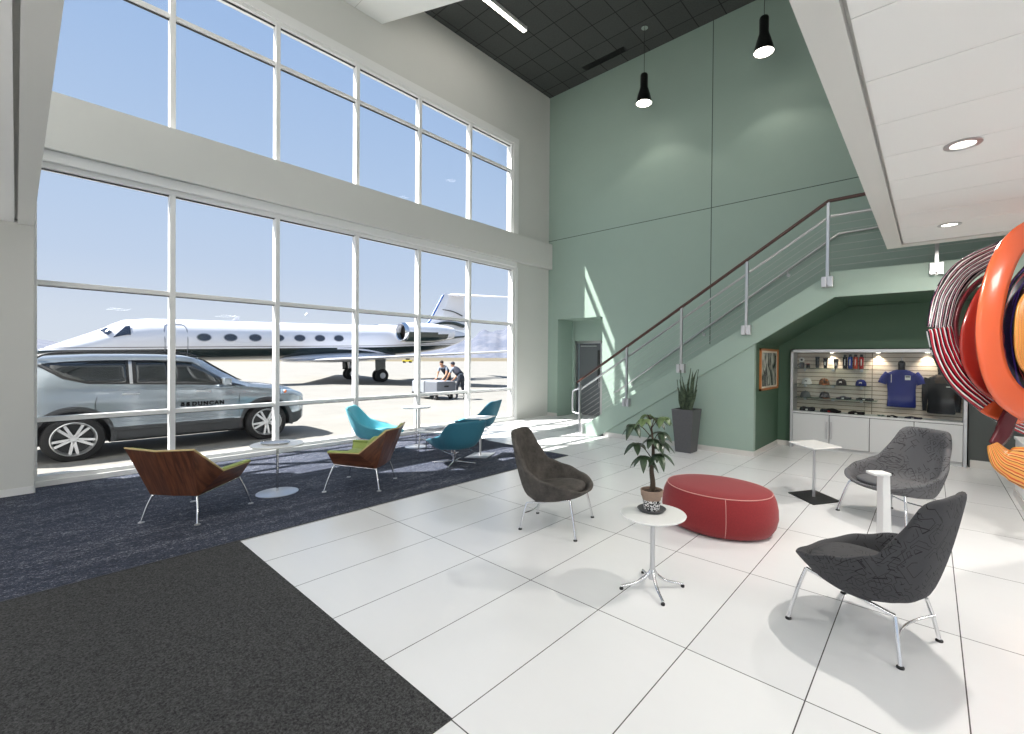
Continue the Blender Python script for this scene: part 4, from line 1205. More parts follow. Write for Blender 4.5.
M['maroon'] = mat('maroon_lacquer', rgb(92, 30, 40), .25)
M['rib4'] = mat_stripes('dark_indigo_and_black_lacquer', [(0, rgb(16, 14, 36)), (.5, rgb(40, 24, 80)), (.7, rgb(12, 12, 20)), (.9, rgb(110, 30, 40))], 2.2, wob=.5)
M['rib5'] = mat_stripes('gold_lines_on_orange_lacquer', [(0, rgb(214, 150, 70)), (.42, rgb(120, 46, 22)), (.56, rgb(226, 160, 84)), (.8, rgb(200, 84, 40))], 6., wob=.1)
ribbon('striped_ribbon', [(1030, 238, .5), (995, 254, .5), (964, 272, .45), (946, 298, .4), (939, 330, .35)], [.09, .10, .115, .125, .12], M['rib1'], roll=[.1, .1, 0, 0, 0])
ribbon('striped_ribbon', [(939, 328, .35), (945, 352, .33), (960, 378, .3), (985, 400, .3), (1015, 420, .35), (1040, 430, .4)], [.12, .12, .12, .11, .10, .09], M['rib1b'])
ribbon('inner_edge_ribbon', [(1002, 268, .42), (976, 284, .4), (961, 304, .38), (956, 330, .36), (964, 356, .34), (982, 374, .32), (1005, 392, .33)], [.03, .035, .04, .045, .045, .04, .03], M['maroon'], roll=[.6] * 7)
ribbon('dark_red_ribbon', [(1010, 262, .3), (985, 295, .28), (972, 330, .25), (973, 362, .25), (990, 388, .25), (1015, 402, .25)], [.05, .08, .10, .10, .08, .05], M['rib3'])
ribbon('orange_ribbon', [(1050, 222, .15), (1020, 238, .05), (1000, 270, 0), (989, 320, -.03), (992, 362, -.02), (1006, 392, 0), (1030, 410, .05)], [.09, .10, .11, .108, .11, .12, .12], M['rib2'])
ribbon('indigo_ribbon', [(1040, 262, .12), (1018, 290, .06), (1009, 325, .03), (1011, 355, .03), (1020, 385, .05), (1040, 402, .1)], [.07, .09, .10, .11, .11, .10], M['rib4'])
ribbon('gold_lined_ribbon', [(1038, 285, .0), (1024, 305, -.03), (1021, 335, -.05), (1024, 362, -.03), (1040, 380, 0)], [.04, .05, .055, .05, .04], M['rib5'])
ribbon('lower_orange_ribbon', [(962, 386, .35), (985, 406, .3), (1012, 414, .28), (1040, 412, .3)], [.03, .07, .09, .07], M['rib2'])
ribbon('falling_ribbon', [(1022, 400, .2), (1010, 415, .2), (1003, 432, .18), (993, 446, .12)], [.08, .07, .08, .05], M['maroon'])
ribbon('lower_gold_ribbon', [(992, 444, .12), (1002, 458, .08), (1016, 464, .04), (1032, 470, 0), (1050, 480, 0)], [.04, .11, .16, .18, .18], M['rib5'])
for px in (1045, 1075):
    a = wp(px, 236, .1) - SO
    B().tube([a, (a.x, a.y, ZS)], .004, 6).fin('suspension_cable', M['steel'], sc_)
ribbon('rear_ribbon', [(1050, 222, .15), (1090, 240, .4), (1115, 300, .6), (1110, 370, .6), (1080, 420, .5), (1050, 430, .4)], [.09, .1, .11, .11, .1, .09], M['rib2'])

# ================================================================== OUTDOORS: the car
car = empty('suv', (-11.05, 1.915, -.02), PI / 2, 'ice-blue silver SUV parked outside the window, company name on its front door', 'car')
XS = [-2.24, -2.2, -2.08, -1.8, -1.5, -1.1, -.7, -.3, .1, .35, .65, .95, 1.15, 1.5, 1.82, 1.98, 2.09, 2.15]
ZB = [.48, .36, .29, .26, .25, .25, .24, .24, .24, .24, .24, .24, .25, .25, .26, .28, .34, .46]
WW = [.66, .80, .87, .905, .915, .92, .92, .92, .92, .92, .92, .92, .92, .91, .88, .82, .72, .58]
BL = [.98, 1.12, 1.19, 1.20, 1.20, 1.19, 1.17, 1.155, 1.14, 1.13, 1.12, 1.09, 1.06, 1.02, .97, .90, .82, .72]
ZT = [1.08, 1.30, 1.54, 1.63, 1.66, 1.685, 1.69, 1.69, 1.675, 1.61, 1.40, 1.20, 1.14, 1.10, 1.04, .96, .87, .76]
WT = [.54, .60, .62, .63, .64, .65, .655, .66, .655, .65, .66, .70, .74, .75, .72, .66, .58, .48]
def carsec(x):
    def I(T):
        for (a, va), (b_, vb) in zip(zip(XS, T), zip(XS[1:], T[1:])):
            if x <= b_: return va + (vb - va) * (x - a) / (b_ - a)
        return T[-1]
    return I(ZB), I(WW), I(BL), I(ZT), I(WT)
def carring(x):
    zb, w_, bl, zt, wt = carsec(x)
    half = [(0, zb), (w_ * .82, zb), (w_ * .97, zb + .05), (w_, zb + .25), (w_ * 1.0, zb + .3), (w_ * .985, (zb + .3 + bl) / 2 + .02), (w_ * .998, bl - .09), (w_ * .965, bl),
            (wt + .02, zt - .075), (wt - .05, zt - .02), (wt * .6, zt), (0, zt + .008)]
    return [Vector((x, -y, z)) for y, z in half] + [Vector((x, y, z)) for y, z in half[-2:0:-1]]
b = B()
xs = []
for a, c in zip(XS, XS[1:]): xs += [a + (c - a) * k / 3 for k in range(3)]
xs.append(XS[-1])
b.loft([carring(x) for x in xs])
body = b.fin('body', [M['carpaint'], M['cladding']], car)
WR = .362; WX2 = (-1.335, 1.335)
cut = []
for wx in WX2:
    for sy in (1, -1):
        c = B().tube([(wx, sy * .62, WR + .01), (wx, sy * 1.2, WR + .01)], .43, 40).fin('cutter', M['cladding'])
        c.parent = car; cut.append(c)
bpy.context.view_layer.update()
for c in cut:
    q = body.modifiers.new('arch', 'BOOLEAN'); q.operation = 'DIFFERENCE'; q.object = c; q.solver = 'EXACT'
bpy.context.view_layer.update()
bake(body)
for c in cut: bpy.data.objects.remove(c, do_unlink=True)
for p in body.data.polygons:
    c = p.center
    arch = min(math.hypot(c.x - wx, c.z - WR) for wx in WX2)
    p.material_index = 1 if (c.z < .50 and abs(c.x) < 2.05) or arch < .44 or c.z < .40 else 0
    p.use_smooth = True
bm = bmesh.new(); bm.from_mesh(body.data)
for e_ in bm.edges:
    if len(e_.link_faces) == 2 and e_.calc_face_angle(0) > math.radians(30): e_.smooth = False
bm.to_mesh(body.data); bm.free()
for wx in WX2:
    for sy in (-1, 1):
        b = B(); ym = sy * .905
        pts = [(wx + .455 * math.cos(math.radians(a)), ym, WR + .01 + .455 * math.sin(math.radians(a))) for a in range(-12, 193, 8)]
        b.tube(pts, .038, 8); b.xf(Matrix.Translation((0, ym, 0)) @ Matrix.Diagonal((1, .5, 1, 1)) @ Matrix.Translation((0, -ym, 0))).fin('arch_moulding', M['cladding'], car, smooth=60)
def wheel(wx, sy):
    b = B()
    prof = [(.24, -.10), (.33, -.11), (.355, -.09), (.362, -.05), (.362, .05), (.355, .09), (.33, .11), (.24, .10)]
    b.lathe(prof + [prof[0]], 48)
    R = Matrix.Translation((wx, sy * .82, WR)) @ Matrix.Rotation(-sy * PI / 2, 4, 'X')
    w_ = b.xf(R).fin('wheel', M['rubber'], car, smooth=50)
    b = B().lathe([(.226, .02), (.235, .09), (.25, .115), (.262, .108), (.25, .0), (.226, .02)], 48)
    b.lathe([(0, .07), (.055, .07), (.06, .055), (.06, .03), (0, .03)], 24)
    for k in range(10):
        a = k * PI / 5 + (.13 if k % 2 else -.13)
        c, s_ = math.cos(a), math.sin(a)
        b.box((c * .145, s_ * .145, .075), (.21, .036, .03), Matrix.Rotation(a, 3, 'Z'))
    b.xf(R).fin('alloy_rim', M['silver'], w_, smooth=40)
    B().lathe([(0, .01), (.24, .01), (.24, -.02), (0, -.02)], 32).xf(R).fin('brake_disc', M['cladding'], w_)
    return w_
for wx in WX2:
    for sy in (-1, 1): wheel(wx, sy)
def sidept(x, f, sy=-1, off=.012):
    "f = 0 at the belt line, 1 at the roof edge"
    zb, w_, bl, zt, wt = carsec(x)
    y0, z0 = w_ * .965, bl; y1_, z1 = wt + .02, zt - .075
    y = y0 + (y1_ - y0) * f; z = z0 + (z1 - z0) * f
    nrm = Vector((0, (z1 - z0), (y0 - y1_))).normalized()
    v = Vector((x, y, z)) + nrm * off
    return Vector((v.x, v.y * -sy * -1 if sy > 0 else -v.y, v.z))
def glasspanel(name, poly, m, sy, off=.012):
    b = B(); N = 10
    def inter(P_, x):
        for (a, fa), (c, fc) in zip(P_, P_[1:]):
            if a <= x <= c: return fa + (fc - fa) * (x - a) / max(c - a, 1e-6)
        return P_[-1][1]
    lo_, hi_ = poly
    x0_, x1_ = lo_[0][0], lo_[-1][0]; R = []
    for i in range(N + 1):
        x = x0_ + (x1_ - x0_) * i / N; fl_, fh = inter(lo_, x), inter(hi_, x)
        R.append([sidept(x, fl_ + (fh - fl_) * j / 4, sy, off) for j in range(5)])
    b.loft(R, caps=False, closed=False)
    return b.fin(name, m, car, smooth=180, solid=.006)
for sy in (-1, 1):
    glasspanel('window_surround', ([(-1.72, .84), (-1.5, .30), (-1.25, .05), (.94, .02), (.98, .1)], [(-1.72, .88), (-1.4, .93), (-.2, .95), (.18, .95), (.98, .12)]), M['black'], sy, .008)
    glasspanel('quarter_glass', ([(-1.62, .80), (-1.45, .36), (-1.22, .12), (-.72, .10)], [(-1.62, .84), (-1.3, .86), (-.72, .87)]), M['carglass'], sy)
    glasspanel('rear_door_glass', ([(-.60, .10), (-.20, .10)], [(-.60, .88), (-.20, .90)]), M['carglass'], sy)
    glasspanel('front_door_glass', ([(-.12, .10), (.80, .10)], [(-.12, .90), (.16, .90), (.80, .22)]), M['carglass'], sy)
    glasspanel('pillar_trim', ([(-.69, .06), (-.65, .06)], [(-.69, .92), (-.65, .92)]), M['silver'], sy, .016)
    b = B(); b.tube(smoothpts([(-1.72, sy * .63, 1.625), (-1.5, sy * .635, 1.70), (-.6, sy * .65, 1.735), (.0, sy * .65, 1.725), (.25, sy * .645, 1.66)], 5), .017, 8)
    b.fin('roof_rail', M['black'], car, smooth=60)
    # mirror
    m_ = B().box((.62, sy * 1.03, 1.20), (.14, .22, .15)).fin('wing_mirror', M['carpaint'], car, bevel=.04, seg=3)
    B().bb(.545, .552, sy * .96, sy * 1.1, 1.15, 1.25).fin('mirror_glass', M['chrome'], m_)
    for hx in (-.78, .20):
        B().tube([(hx, sy * .915, 1.03), (hx + .03, sy * .945, 1.035), (hx + .17, sy * .945, 1.035), (hx + .2, sy * .915, 1.03)], .014, 8).fin('door_handle', M['silver'], car, smooth=60)
    for hx in (-1.10, -.16, .86):
        pts = []
        for z in (.52, .7, .9, 1.05, 1.12):
            zb, w_, bl, zt, wt = carsec(hx); pts.append((hx + (.03 if z > 1 else 0), sy * (w_ * .992 + (.004 if z < 1.0 else -.006)), z))
        B().tube(pts, .004, 6).fin('door_seam', M['black'], car)
    # character lines
    for zz, rr2 in ((1.10, .012), (.58, .01)):
        pts = [(x, sy * (carsec(x)[1] * .995), zz - .04 * (x + .5) / 2) for x in [-.85 + i * .2 for i in range(9)]]
        B().tube(pts, rr2, 8).fin('crease', M['carpaint'], car, smooth=60)
    B().tube(smoothpts([(-2.17, sy * .70, 1.06), (-2.08, sy * .845, 1.055), (-1.84, sy * .885, 1.08)], 5), .045, 8, r1=.012).fin('tail_lamp', mat('red_tail_lens', rgb(120, 14, 20), .15) if sy < 0 else M['red'], car, smooth=60)
    hl = B().tube(smoothpts([(1.60, sy * .90, .955), (1.80, sy * .865, .935), (1.96, sy * .80, .885), (2.05, sy * .70, .83)], 5), .05, 10, r1=.045).fin('headlamp', M['glass'] if False else mat('clear_headlamp_lens', rgb(150, 170, 190), .05, .2, coat=1), car, smooth=60)
    B().sphere((1.66, sy * .925, .955), .035, 10).fin('indicator', mat('amber_indicator_lens', rgb(200, 100, 40), .2), hl)
    B().tube([(1.99, sy * .70, .55), (2.06, sy * .66, .55)], .05, 14).fin('fog_lamp', M['silver'], car, smooth=60)
def sheet(name, x0_, x1_, y, m, off=.01):
    b = B(); R = []
    for i in range(9):
        x = x0_ + (x1_ - x0_) * i / 8; zb, w_, bl, zt, wt = carsec(x)
        R.append([Vector((x, wt * y * (j / 4 - 1) if False else wt * y * (-1 + j / 2), zt + off + .006 * (1 - abs(-1 + j / 2)))) for j in range(5)])
    b.loft(R, caps=False, closed=False); return b.fin(name, m, car, smooth=180, solid=.006)
sheet('windscreen', .30, .98, .9, M['carglass'])
sheet('rear_window', -2.18, -2.0, .8, M['carglass'])
B().tube([(-1.75, -.35, 1.63), (-1.98, -.35, 1.80)], .007, 6, r1=.003).fin('aerial', M['black'], car)
B().bb(2.08, 2.15, -.42, .42, .56, .74).fin('grille', M['chrome'], car, bevel=.02)
B().bb(-.9, .78, -.935, -.915, .43, .50).bb(-.9, .78, .915, .935, .43, .50).fin('side_skirt', M['cladding'], car, bevel=.01)
# lettering on the front door
M['ink'] = mat('matt_black_vinyl', rgb(8, 8, 9), .9, spec=.1)
tx = bpy.data.curves.new('door_lettering', 'FONT'); tx.body = 'DUNCAN'; tx.size = .135; tx.extrude = .002; tx.offset = .007; tx.space_character = 1.32
to = bpy.data.objects.new('door_lettering', tx); COL.objects.link(to); to.parent = car; tx.materials.append(M['ink'])
to.scale = (.69, .72, 1)
to.rotation_euler = (PI / 2, 0, 0); to.location = (.13, -.936, .775)
bpy.context.view_layer.update()
lm = bpy.data.meshes.new_from_object(to.evaluated_get(bpy.context.evaluated_depsgraph_get()))
l2 = bpy.data.objects.new('lettering', lm); COL.objects.link(l2); l2.parent = car; l2.location = to.location; l2.rotation_euler = to.rotation_euler; l2.scale = to.scale
bpy.data.objects.remove(to, do_unlink=True)
b = B()
for x_ in (-.03, .045):
    for q in range(3):
        xo = x_ + q * .02
        b.prism([(xo, .775), (xo + .016, .775), (xo + .028 - .008 * q, .845), (xo + .01 - .008 * q, .845)], 'y', -.94, -.925)
b.fin('door_emblem', M['ink'], car)

# ================================================================== the jet
M['jetwing'] = mat('polished_wing_grey', rgb(206, 208, 214), .2, .25)
M['fan'] = mat('dark_engine_fan', rgb(70, 62, 56), .4, .6)
jet = empty('business_jet', (-29.6, .63, -.47), PI / 2, 'white business jet with a dark green belly parked on the concrete apron', 'aircraft')
jet.rotation_euler = (0, -.032, PI / 2)
def jet_paint():
    t = NT('white_jet_with_dark_belly')
    tc = t.add('ShaderNodeTexCoord'); sp = t.add('ShaderNodeSeparateXYZ'); t.link(tc, 'Object', sp, 'Vector')
    ax = t.add('ShaderNodeMath', operation='SUBTRACT'); ax.inputs[1].default_value = 15.0; t.link(sp, 'X', ax, 0)
    mx = t.add('ShaderNodeMath', operation='MAXIMUM'); mx.inputs[1].default_value = 0; t.link(ax, 'Value', mx, 0)
    p2 = t.add('ShaderNodeMath', operation='MULTIPLY'); t.link(mx, 'Value', p2, 0); p2.inputs[1].default_value = .02
    z2 = t.add('ShaderNodeMath', operation='SUBTRACT'); t.link(sp, 'Z', z2, 0); t.link(p2, 'Value', z2, 1)
    # white arc sweeping down through the dark paint ahead of the tail
    cr = t.add('ShaderNodeValToRGB'); cr.color_ramp.interpolation = 'CONSTANT'; e = cr.color_ramp.elements
    mr = t.add('ShaderNodeMapRange', inp={'From Min': 1.0, 'From Max': 4.0, 'To Min': 0., 'To Max': 1.}); t.link(z2, 'Value', mr, 'Value')
    t.link(mr, 'Result', cr, 'Fac')
    D_ = rgb(30, 42, 40); W_2 = rgb(228, 228, 233)
    e[0].position = 0; e[0].color = D_; e[1].position = .425; e[1].color = W_2
    q = e.new(.452); q.color = rgb(90, 84, 86); q = e.new(.464); q.color = W_2
    ar = t.add('ShaderNodeMath', operation='SUBTRACT'); ar.inputs[1].default_value = 12.6; t.link(sp, 'X', ar, 0)
    ar0 = t.add('ShaderNodeMath', operation='MAXIMUM'); ar0.inputs[1].default_value = 0; t.link(ar, 'Value', ar0, 0)
    ar1 = t.add('ShaderNodeMath', operation='POWER'); ar1.inputs[1].default_value = 2.0; t.link(ar0, 'Value', ar1, 0)
    ar2 = t.add('ShaderNodeMath', operation='MULTIPLY_ADD'); ar2.inputs[1].default_value = .035; t.link(ar1, 'Value', ar2, 0); t.link(sp, 'Z', ar2, 2)
    ar3 = t.add('ShaderNodeMath', operation='COMPARE'); ar3.inputs[1].default_value = 2.22; ar3.inputs[2].default_value = .05; t.link(ar2, 'Value', ar3, 0)
    g1 = t.add('ShaderNodeMath', operation='GREATER_THAN'); g1.inputs[1].default_value = 12.6; t.link(sp, 'X', g1, 0)
    g2 = t.add('ShaderNodeMath', operation='MULTIPLY'); t.link(ar3, 'Value', g2, 0); t.link(g1, 'Value', g2, 1)
    m2 = t.add('ShaderNodeMixRGB', inp={'Color2': W_2}); t.link(g2, 'Value', m2, 'Fac'); t.link(cr, 'Color', m2, 'Color1')
    t.link(m2, 'Color', t.b, 'Base Color'); t.b.inputs['Roughness'].default_value = .2; t.b.inputs['Coat Weight'].default_value = .5
    return t.m
M['jetpaint'] = jet_paint()
ST = [(0, 2.12, 2.24, .05), (.15, 1.98, 2.36, .18), (.56, 1.86, 2.55, .42), (1.41, 1.76, 2.95, .72), (2.13, 1.70, 3.31, .88), (2.41, 1.69, 3.50, .92), (2.8, 1.67, 3.70, .96), (3.67, 1.66, 3.80, 1.01),
      (4.5, 1.65, 3.81, 1.05), (14, 1.62, 3.81, 1.06), (16, 1.65, 3.81, 1.06), (18, 1.74, 3.81, 1.0), (20, 1.93, 3.8, .85), (21.5, 2.15, 3.72, .62), (23, 2.6, 3.52, .36), (23.8, 2.95, 3.35, .14)]
b = B(); R = []
for s_, z0, z1, hw in ST:
    zc, hh = (z0 + z1) / 2, (z1 - z0) / 2
    R.append([(s_, hw * math.cos(a * PI / 18), zc + hh * math.sin(a * PI / 18)) for a in range(36)])
b.loft(R); b.fin('fuselage', M['jetpaint'], jet, smooth=60)
def fus(s_, ang):
    for (a, A0, A1, Aw), (c, C0, C1, Cw) in zip(ST, ST[1:]):
        if s_ <= c:
            t = (s_ - a) / (c - a); z0, z1, hw = A0 + (C0 - A0) * t, A1 + (C1 - A1) * t, Aw + (Cw - Aw) * t; break
    return Vector((s_, -hw * math.cos(ang), (z0 + z1) / 2 + (z1 - z0) / 2 * math.sin(ang)))
M['porthole'] = mat('dark_cabin_glass', rgb(36, 44, 60), .06, coat=1)
M['jetedge'] = mat('window_rim', rgb(150, 152, 160), .3, .6)
for side in (1, -1):
    for i in range(7):
        s_ = 5.73 + i * 1.155; ang = .13
        c = fus(s_, ang); n_ = Vector((0, -math.cos(ang), math.sin(ang)))
        def ell(a_, b_, off, c=c, ang=ang):
            up = Vector((0, math.sin(ang), math.cos(ang)))
            return [c + n_ * off + Vector((a_ * math.cos(q * PI / 12), 0, 0)) + up * (b_ * math.sin(q * PI / 12)) for q in range(24)]
        fl2 = (lambda ring: ring) if side == 1 else (lambda ring: [Vector((p.x, -p.y, p.z)) for p in ring])
        w_ = B().loft([fl2(ell(.32, .215, -.04)), fl2(ell(.32, .215, .012))]).fin('cabin_window', M['jetedge'], jet)
        B().loft([fl2(ell(.28, .175, -.02)), fl2(ell(.28, .175, .02))]).fin('pane', M['porthole'], w_)
b = B(); pts = []
for s_, a in ((4.17, -.85), (4.17, -.4), (4.17, 0), (4.17, .5), (4.22, .72), (4.33, .82), (4.88, .82), (5.0, .72), (5.06, .5), (5.06, 0), (5.06, -.4), (5.06, -.85), (4.95, -.92), (4.28, -.92)):
    pts.append(fus(s_, a) + Vector((0, -.01, 0)))
b.tube(pts, .02, 6, closed=True).fin('cabin_door', M['jetedge'], jet)
B().sphere((0, 0, 0), 1, 28, (3.9, 1.3, .34)).xf(Matrix.Translation((13.3, 0, 1.66))).fin('wing_fairing', M['jetwing'], jet, smooth=180)
def patch(name, q4, par=jet):
    b = B(); g4 = []
    for ra, rb2 in zip(q4, q4[1:]):
        for k in range(5):
            t = k / 5; lo2 = [ra[j][0] + (rb2[j][0] - ra[j][0]) * t for j in (0, 1)]; an = [ra[j][1] + (rb2[j][1] - ra[j][1]) * t for j in (0, 1)]
            g4.append([fus(lo2[0] + (lo2[1] - lo2[0]) * q / 5, an[0] + (an[1] - an[0]) * q / 5) + Vector((0, -.03, .02)) for q in range(6)])
    return b.loft(g4, caps=False, closed=False).fin(name, M['porthole'], par, solid=.01)
patch('cockpit_side_window', [[(2.36, .28), (2.38, .32)], [(2.58, .27), (2.62, .55)], [(2.78, .26), (2.80, .72)], [(3.0, .25), (3.0, .76)]])
patch('cockpit_windscreen', [[(2.2, .52), (2.34, .62)], [(2.05, .8), (2.25, .95)], [(1.95, 1.2), (2.15, 1.3)]])
for sd_ in (1, -1):
    b = B(); R = []
    for xl, xt, y, z, th_ in ((9.8, 16.6, -sd_ * .3, 1.50, .34), (10.5, 16.4, -sd_ * 1.2, 1.52, .34), (13.0, 17.2, -sd_ * 5.4, 1.68, .22), (16.9, 18.4, -sd_ * 12.4, 1.98, .1)):
        ring = []
        for q in range(20):
            a = q * PI / 10; cx = (xl + xt) / 2 + (xt - xl) / 2 * math.cos(a)
            ring.append((cx, y, z + th_ / 2 * math.sin(a) * (.35 + .65 * (1 - (math.cos(a) + 1) / 2) ** .5)))
        R.append(ring)
    b.loft(R); wg = b.fin('wing', M['jetwing'], jet, smooth=40)
    b = B(); R = []
    for xl, xt, y, z in ((16.9, 18.4, 12.4, 1.98), (17.6, 18.7, 12.6, 2.4), (18.3, 18.9, 12.75, 3.0)):
        R.append([(xl, -sd_ * (y - .03), z), (xt, -sd_ * (y - .03), z), (xt, -sd_ * (y + .03), z), (xl, -sd_ * (y + .03), z)])
    b.loft(R).fin('winglet', M['jetwhite'], jet)
    yc = -sd_ * 1.8; zc = 3.30; N0 = 16.6
    b = B(); R = []
    for s_, r in ((0, .58), (.05, .63), (.25, .67), (1.2, .69), (2.6, .66), (3.6, .54), (4.3, .42)):
        R.append([(N0 + s_, yc + r * math.cos(a * PI / 16), zc + r * math.sin(a * PI / 16)) for a in range(32)])
    b.loft(R, caps=False)
    n_ = b.fin('engine_nacelle', [M['jetwhite'], M['jetdark'], M['chrome']], jet, smooth=50)
    for p in n_.data.polygons:
        if p.center.z < zc + .06 - (p.center.x - N0) * .04 and p.center.x < N0 + 3.9: p.material_index = 1
    RX = Matrix.Translation((N0 + .35, yc, zc)) @ Matrix.Rotation(PI / 2, 4, 'Y')
    B().lathe([(0, .0), (.56, 0), (.56, .1), (.1, .1), (0, -.2)], 32).xf(RX).fin('fan', M['fan'], n_, smooth=40)
    B().lathe([(.54, -.36), (.60, -.40), (.65, -.32), (.68, -.14), (.54, -.1)], 36).xf(RX).fin('intake_lip', M['chrome'], n_, smooth=50)
    B().bb(17.8, 20.4, min(yc, -sd_ * .6), max(yc, -sd_ * .6), 3.2, 3.38).fin('pylon', M['jetwhite'], jet, bevel=.05)
    b = B(); R = []
    for xl, xt, y, z, t_ in ((21.8, 23.6, 0, 6.42, .16), (22.9, 24.2, 2.2, 6.25, .10), (24.2, 25.0, 4.8, 6.02, .05)):
        R.append([(xl, -sd_ * y, z), ((xl * 2 + xt) / 3, -sd_ * y, z + t_), (xt, -sd_ * y, z), ((xl * 2 + xt) / 3, -sd_ * y, z - t_ * .6)])
    b.loft(R).fin('tailplane', M['jetwhite'], jet)
    yg = -sd_ * 2.05; xg = 14.85
    lg = B().tube([(xg - .15, yg, 1.6), (xg, yg, .42)], .09, 12).tube([(xg + .5, yg, 1.55), (xg, yg, .85)], .05, 8).fin('main_gear_leg', M['silver'], jet, smooth=60)
    B().bb(xg - .45, xg + .25, yg - sd_ * .22 - .02, yg - sd_ * .22 + .02, .75, 1.6).fin('gear_door', M['jetdark'], lg)
    for dy in (-.2, .2):
        wh = B().tube([(xg, yg + dy - .11, .42), (xg, yg + dy - .09, .42), (xg, yg + dy + .09, .42), (xg, yg + dy + .11, .42)], [.33, .42, .42, .33], 28).fin('gear_wheel', M['rubber'], lg, smooth=40)
        B().tube([(xg, yg + dy - .125, .42), (xg, yg + dy + .125, .42)], .19, 20).fin('hub', M['silver'], wh, smooth=40)
b = B(); R = []
for xl, xt, z, t_ in ((19.6, 23.6, 3.65, .2), (20.25, 23.7, 4.3, .18), (21.5, 23.6, 6.3, .13), (21.6, 23.6, 6.5, .1)):
    R.append([(xl, 0, z), ((xl * 3 + xt) / 4, t_, z), (xt, 0, z), ((xl * 3 + xt) / 4, -t_, z)])
b.loft(R); b.fin('tail_fin', M['jetwhite'], jet)
b = B(); b.tube([(19.9, 0, 3.95), (20.25, 0, 4.35), (21.5, 0, 6.35)], .09, 8).fin('fin_leading_edge', M['jetblue'], jet, smooth=60)
B().tube(smoothpts([(20.4, -.19, 3.95), (21.4, -.2, 4.15), (22.4, -.18, 4.15), (23.4, -.1, 3.95)], 5), .09, 8, r1=.17).fin('fin_swoosh', M['jetdark'], jet, smooth=60)
B().tube(smoothpts([(21.3, -.19, 5.2), (22.3, -.18, 5.1), (23.3, -.1, 4.8)], 5), .03, 8, r1=.05).fin('fin_line', M['jetdark'], jet, smooth=60)
B().tube(smoothpts([(18.6, -.97, 2.62), (20, -.84, 2.72), (22, -.55, 2.98), (23.4, -.28, 3.1)], 6), .12, 8, r1=.07).fin('tail_stripe', M['jetdark'], jet, smooth=60)
lg = B().tube([(2.6, 0, 1.8), (2.5, 0, .72)], .06, 10).fin('nose_gear_leg', M['silver'], jet, smooth=60)
for dy in (-.14, .14): B().tube([(2.5, dy - .07, .67), (2.5, dy + .07, .67)], .27, 24).fin('gear_wheel', M['rubber'], lg, smooth=40)
B().prism([(7.2, 3.8), (7.5, 3.8), (7.65, 4.1), (7.5, 4.1)], 'y', -.02, .02).fin('antenna_blade', M['jetwhite'], jet)

# ================================================================== cart and the two workers
ct = empty('equipment_cart', (-15.45, 11.0, -.02), 0, 'grey two-box ground equipment cart on small wheels out on the apron', 'cart')
M['cartgrey'] = mat('grey_painted_steel', rgb(150, 154, 160), .5); M['cartdark'] = mat('darker_grey_painted_steel', rgb(112, 116, 124), .5)
B().bb(-.85, .85, -.45, .45, .2, .26).fin('chassis', M['black'], ct)
p = B().bb(-.85, -.02, -.45, .45, .26, .70).fin('left_box', M['cartgrey'], ct, bevel=.02)
B().bb(-.5, -.3, -.462, -.45, .52, .57).fin('latch', M['black'], p)
p = B().bb(.02, .85, -.45, .45, .26, .70).fin('right_box', M['cartdark'], ct, bevel=.02)
B().bb(.85, .862, -.1, .1, .5, .56).fin('latch', M['black'], p)
B().bb(-.83, .0, -.43, .43, .70, .725).bb(.04, .83, -.43, .43, .70, .725).fin('lid', M['cartgrey'], ct, bevel=.01)
for x in (-.65, .65):
    for y in (-.36, .36):
        w_ = B().tube([(x, y - .04, .11), (x, y + .04, .11)], .11, 18).fin('castor', M['rubber'], ct, smooth=40)
        B().bb(x - .03, x + .03, y - .05, y + .05, .1, .2).fin('castor_fork', M['silver'], w_)

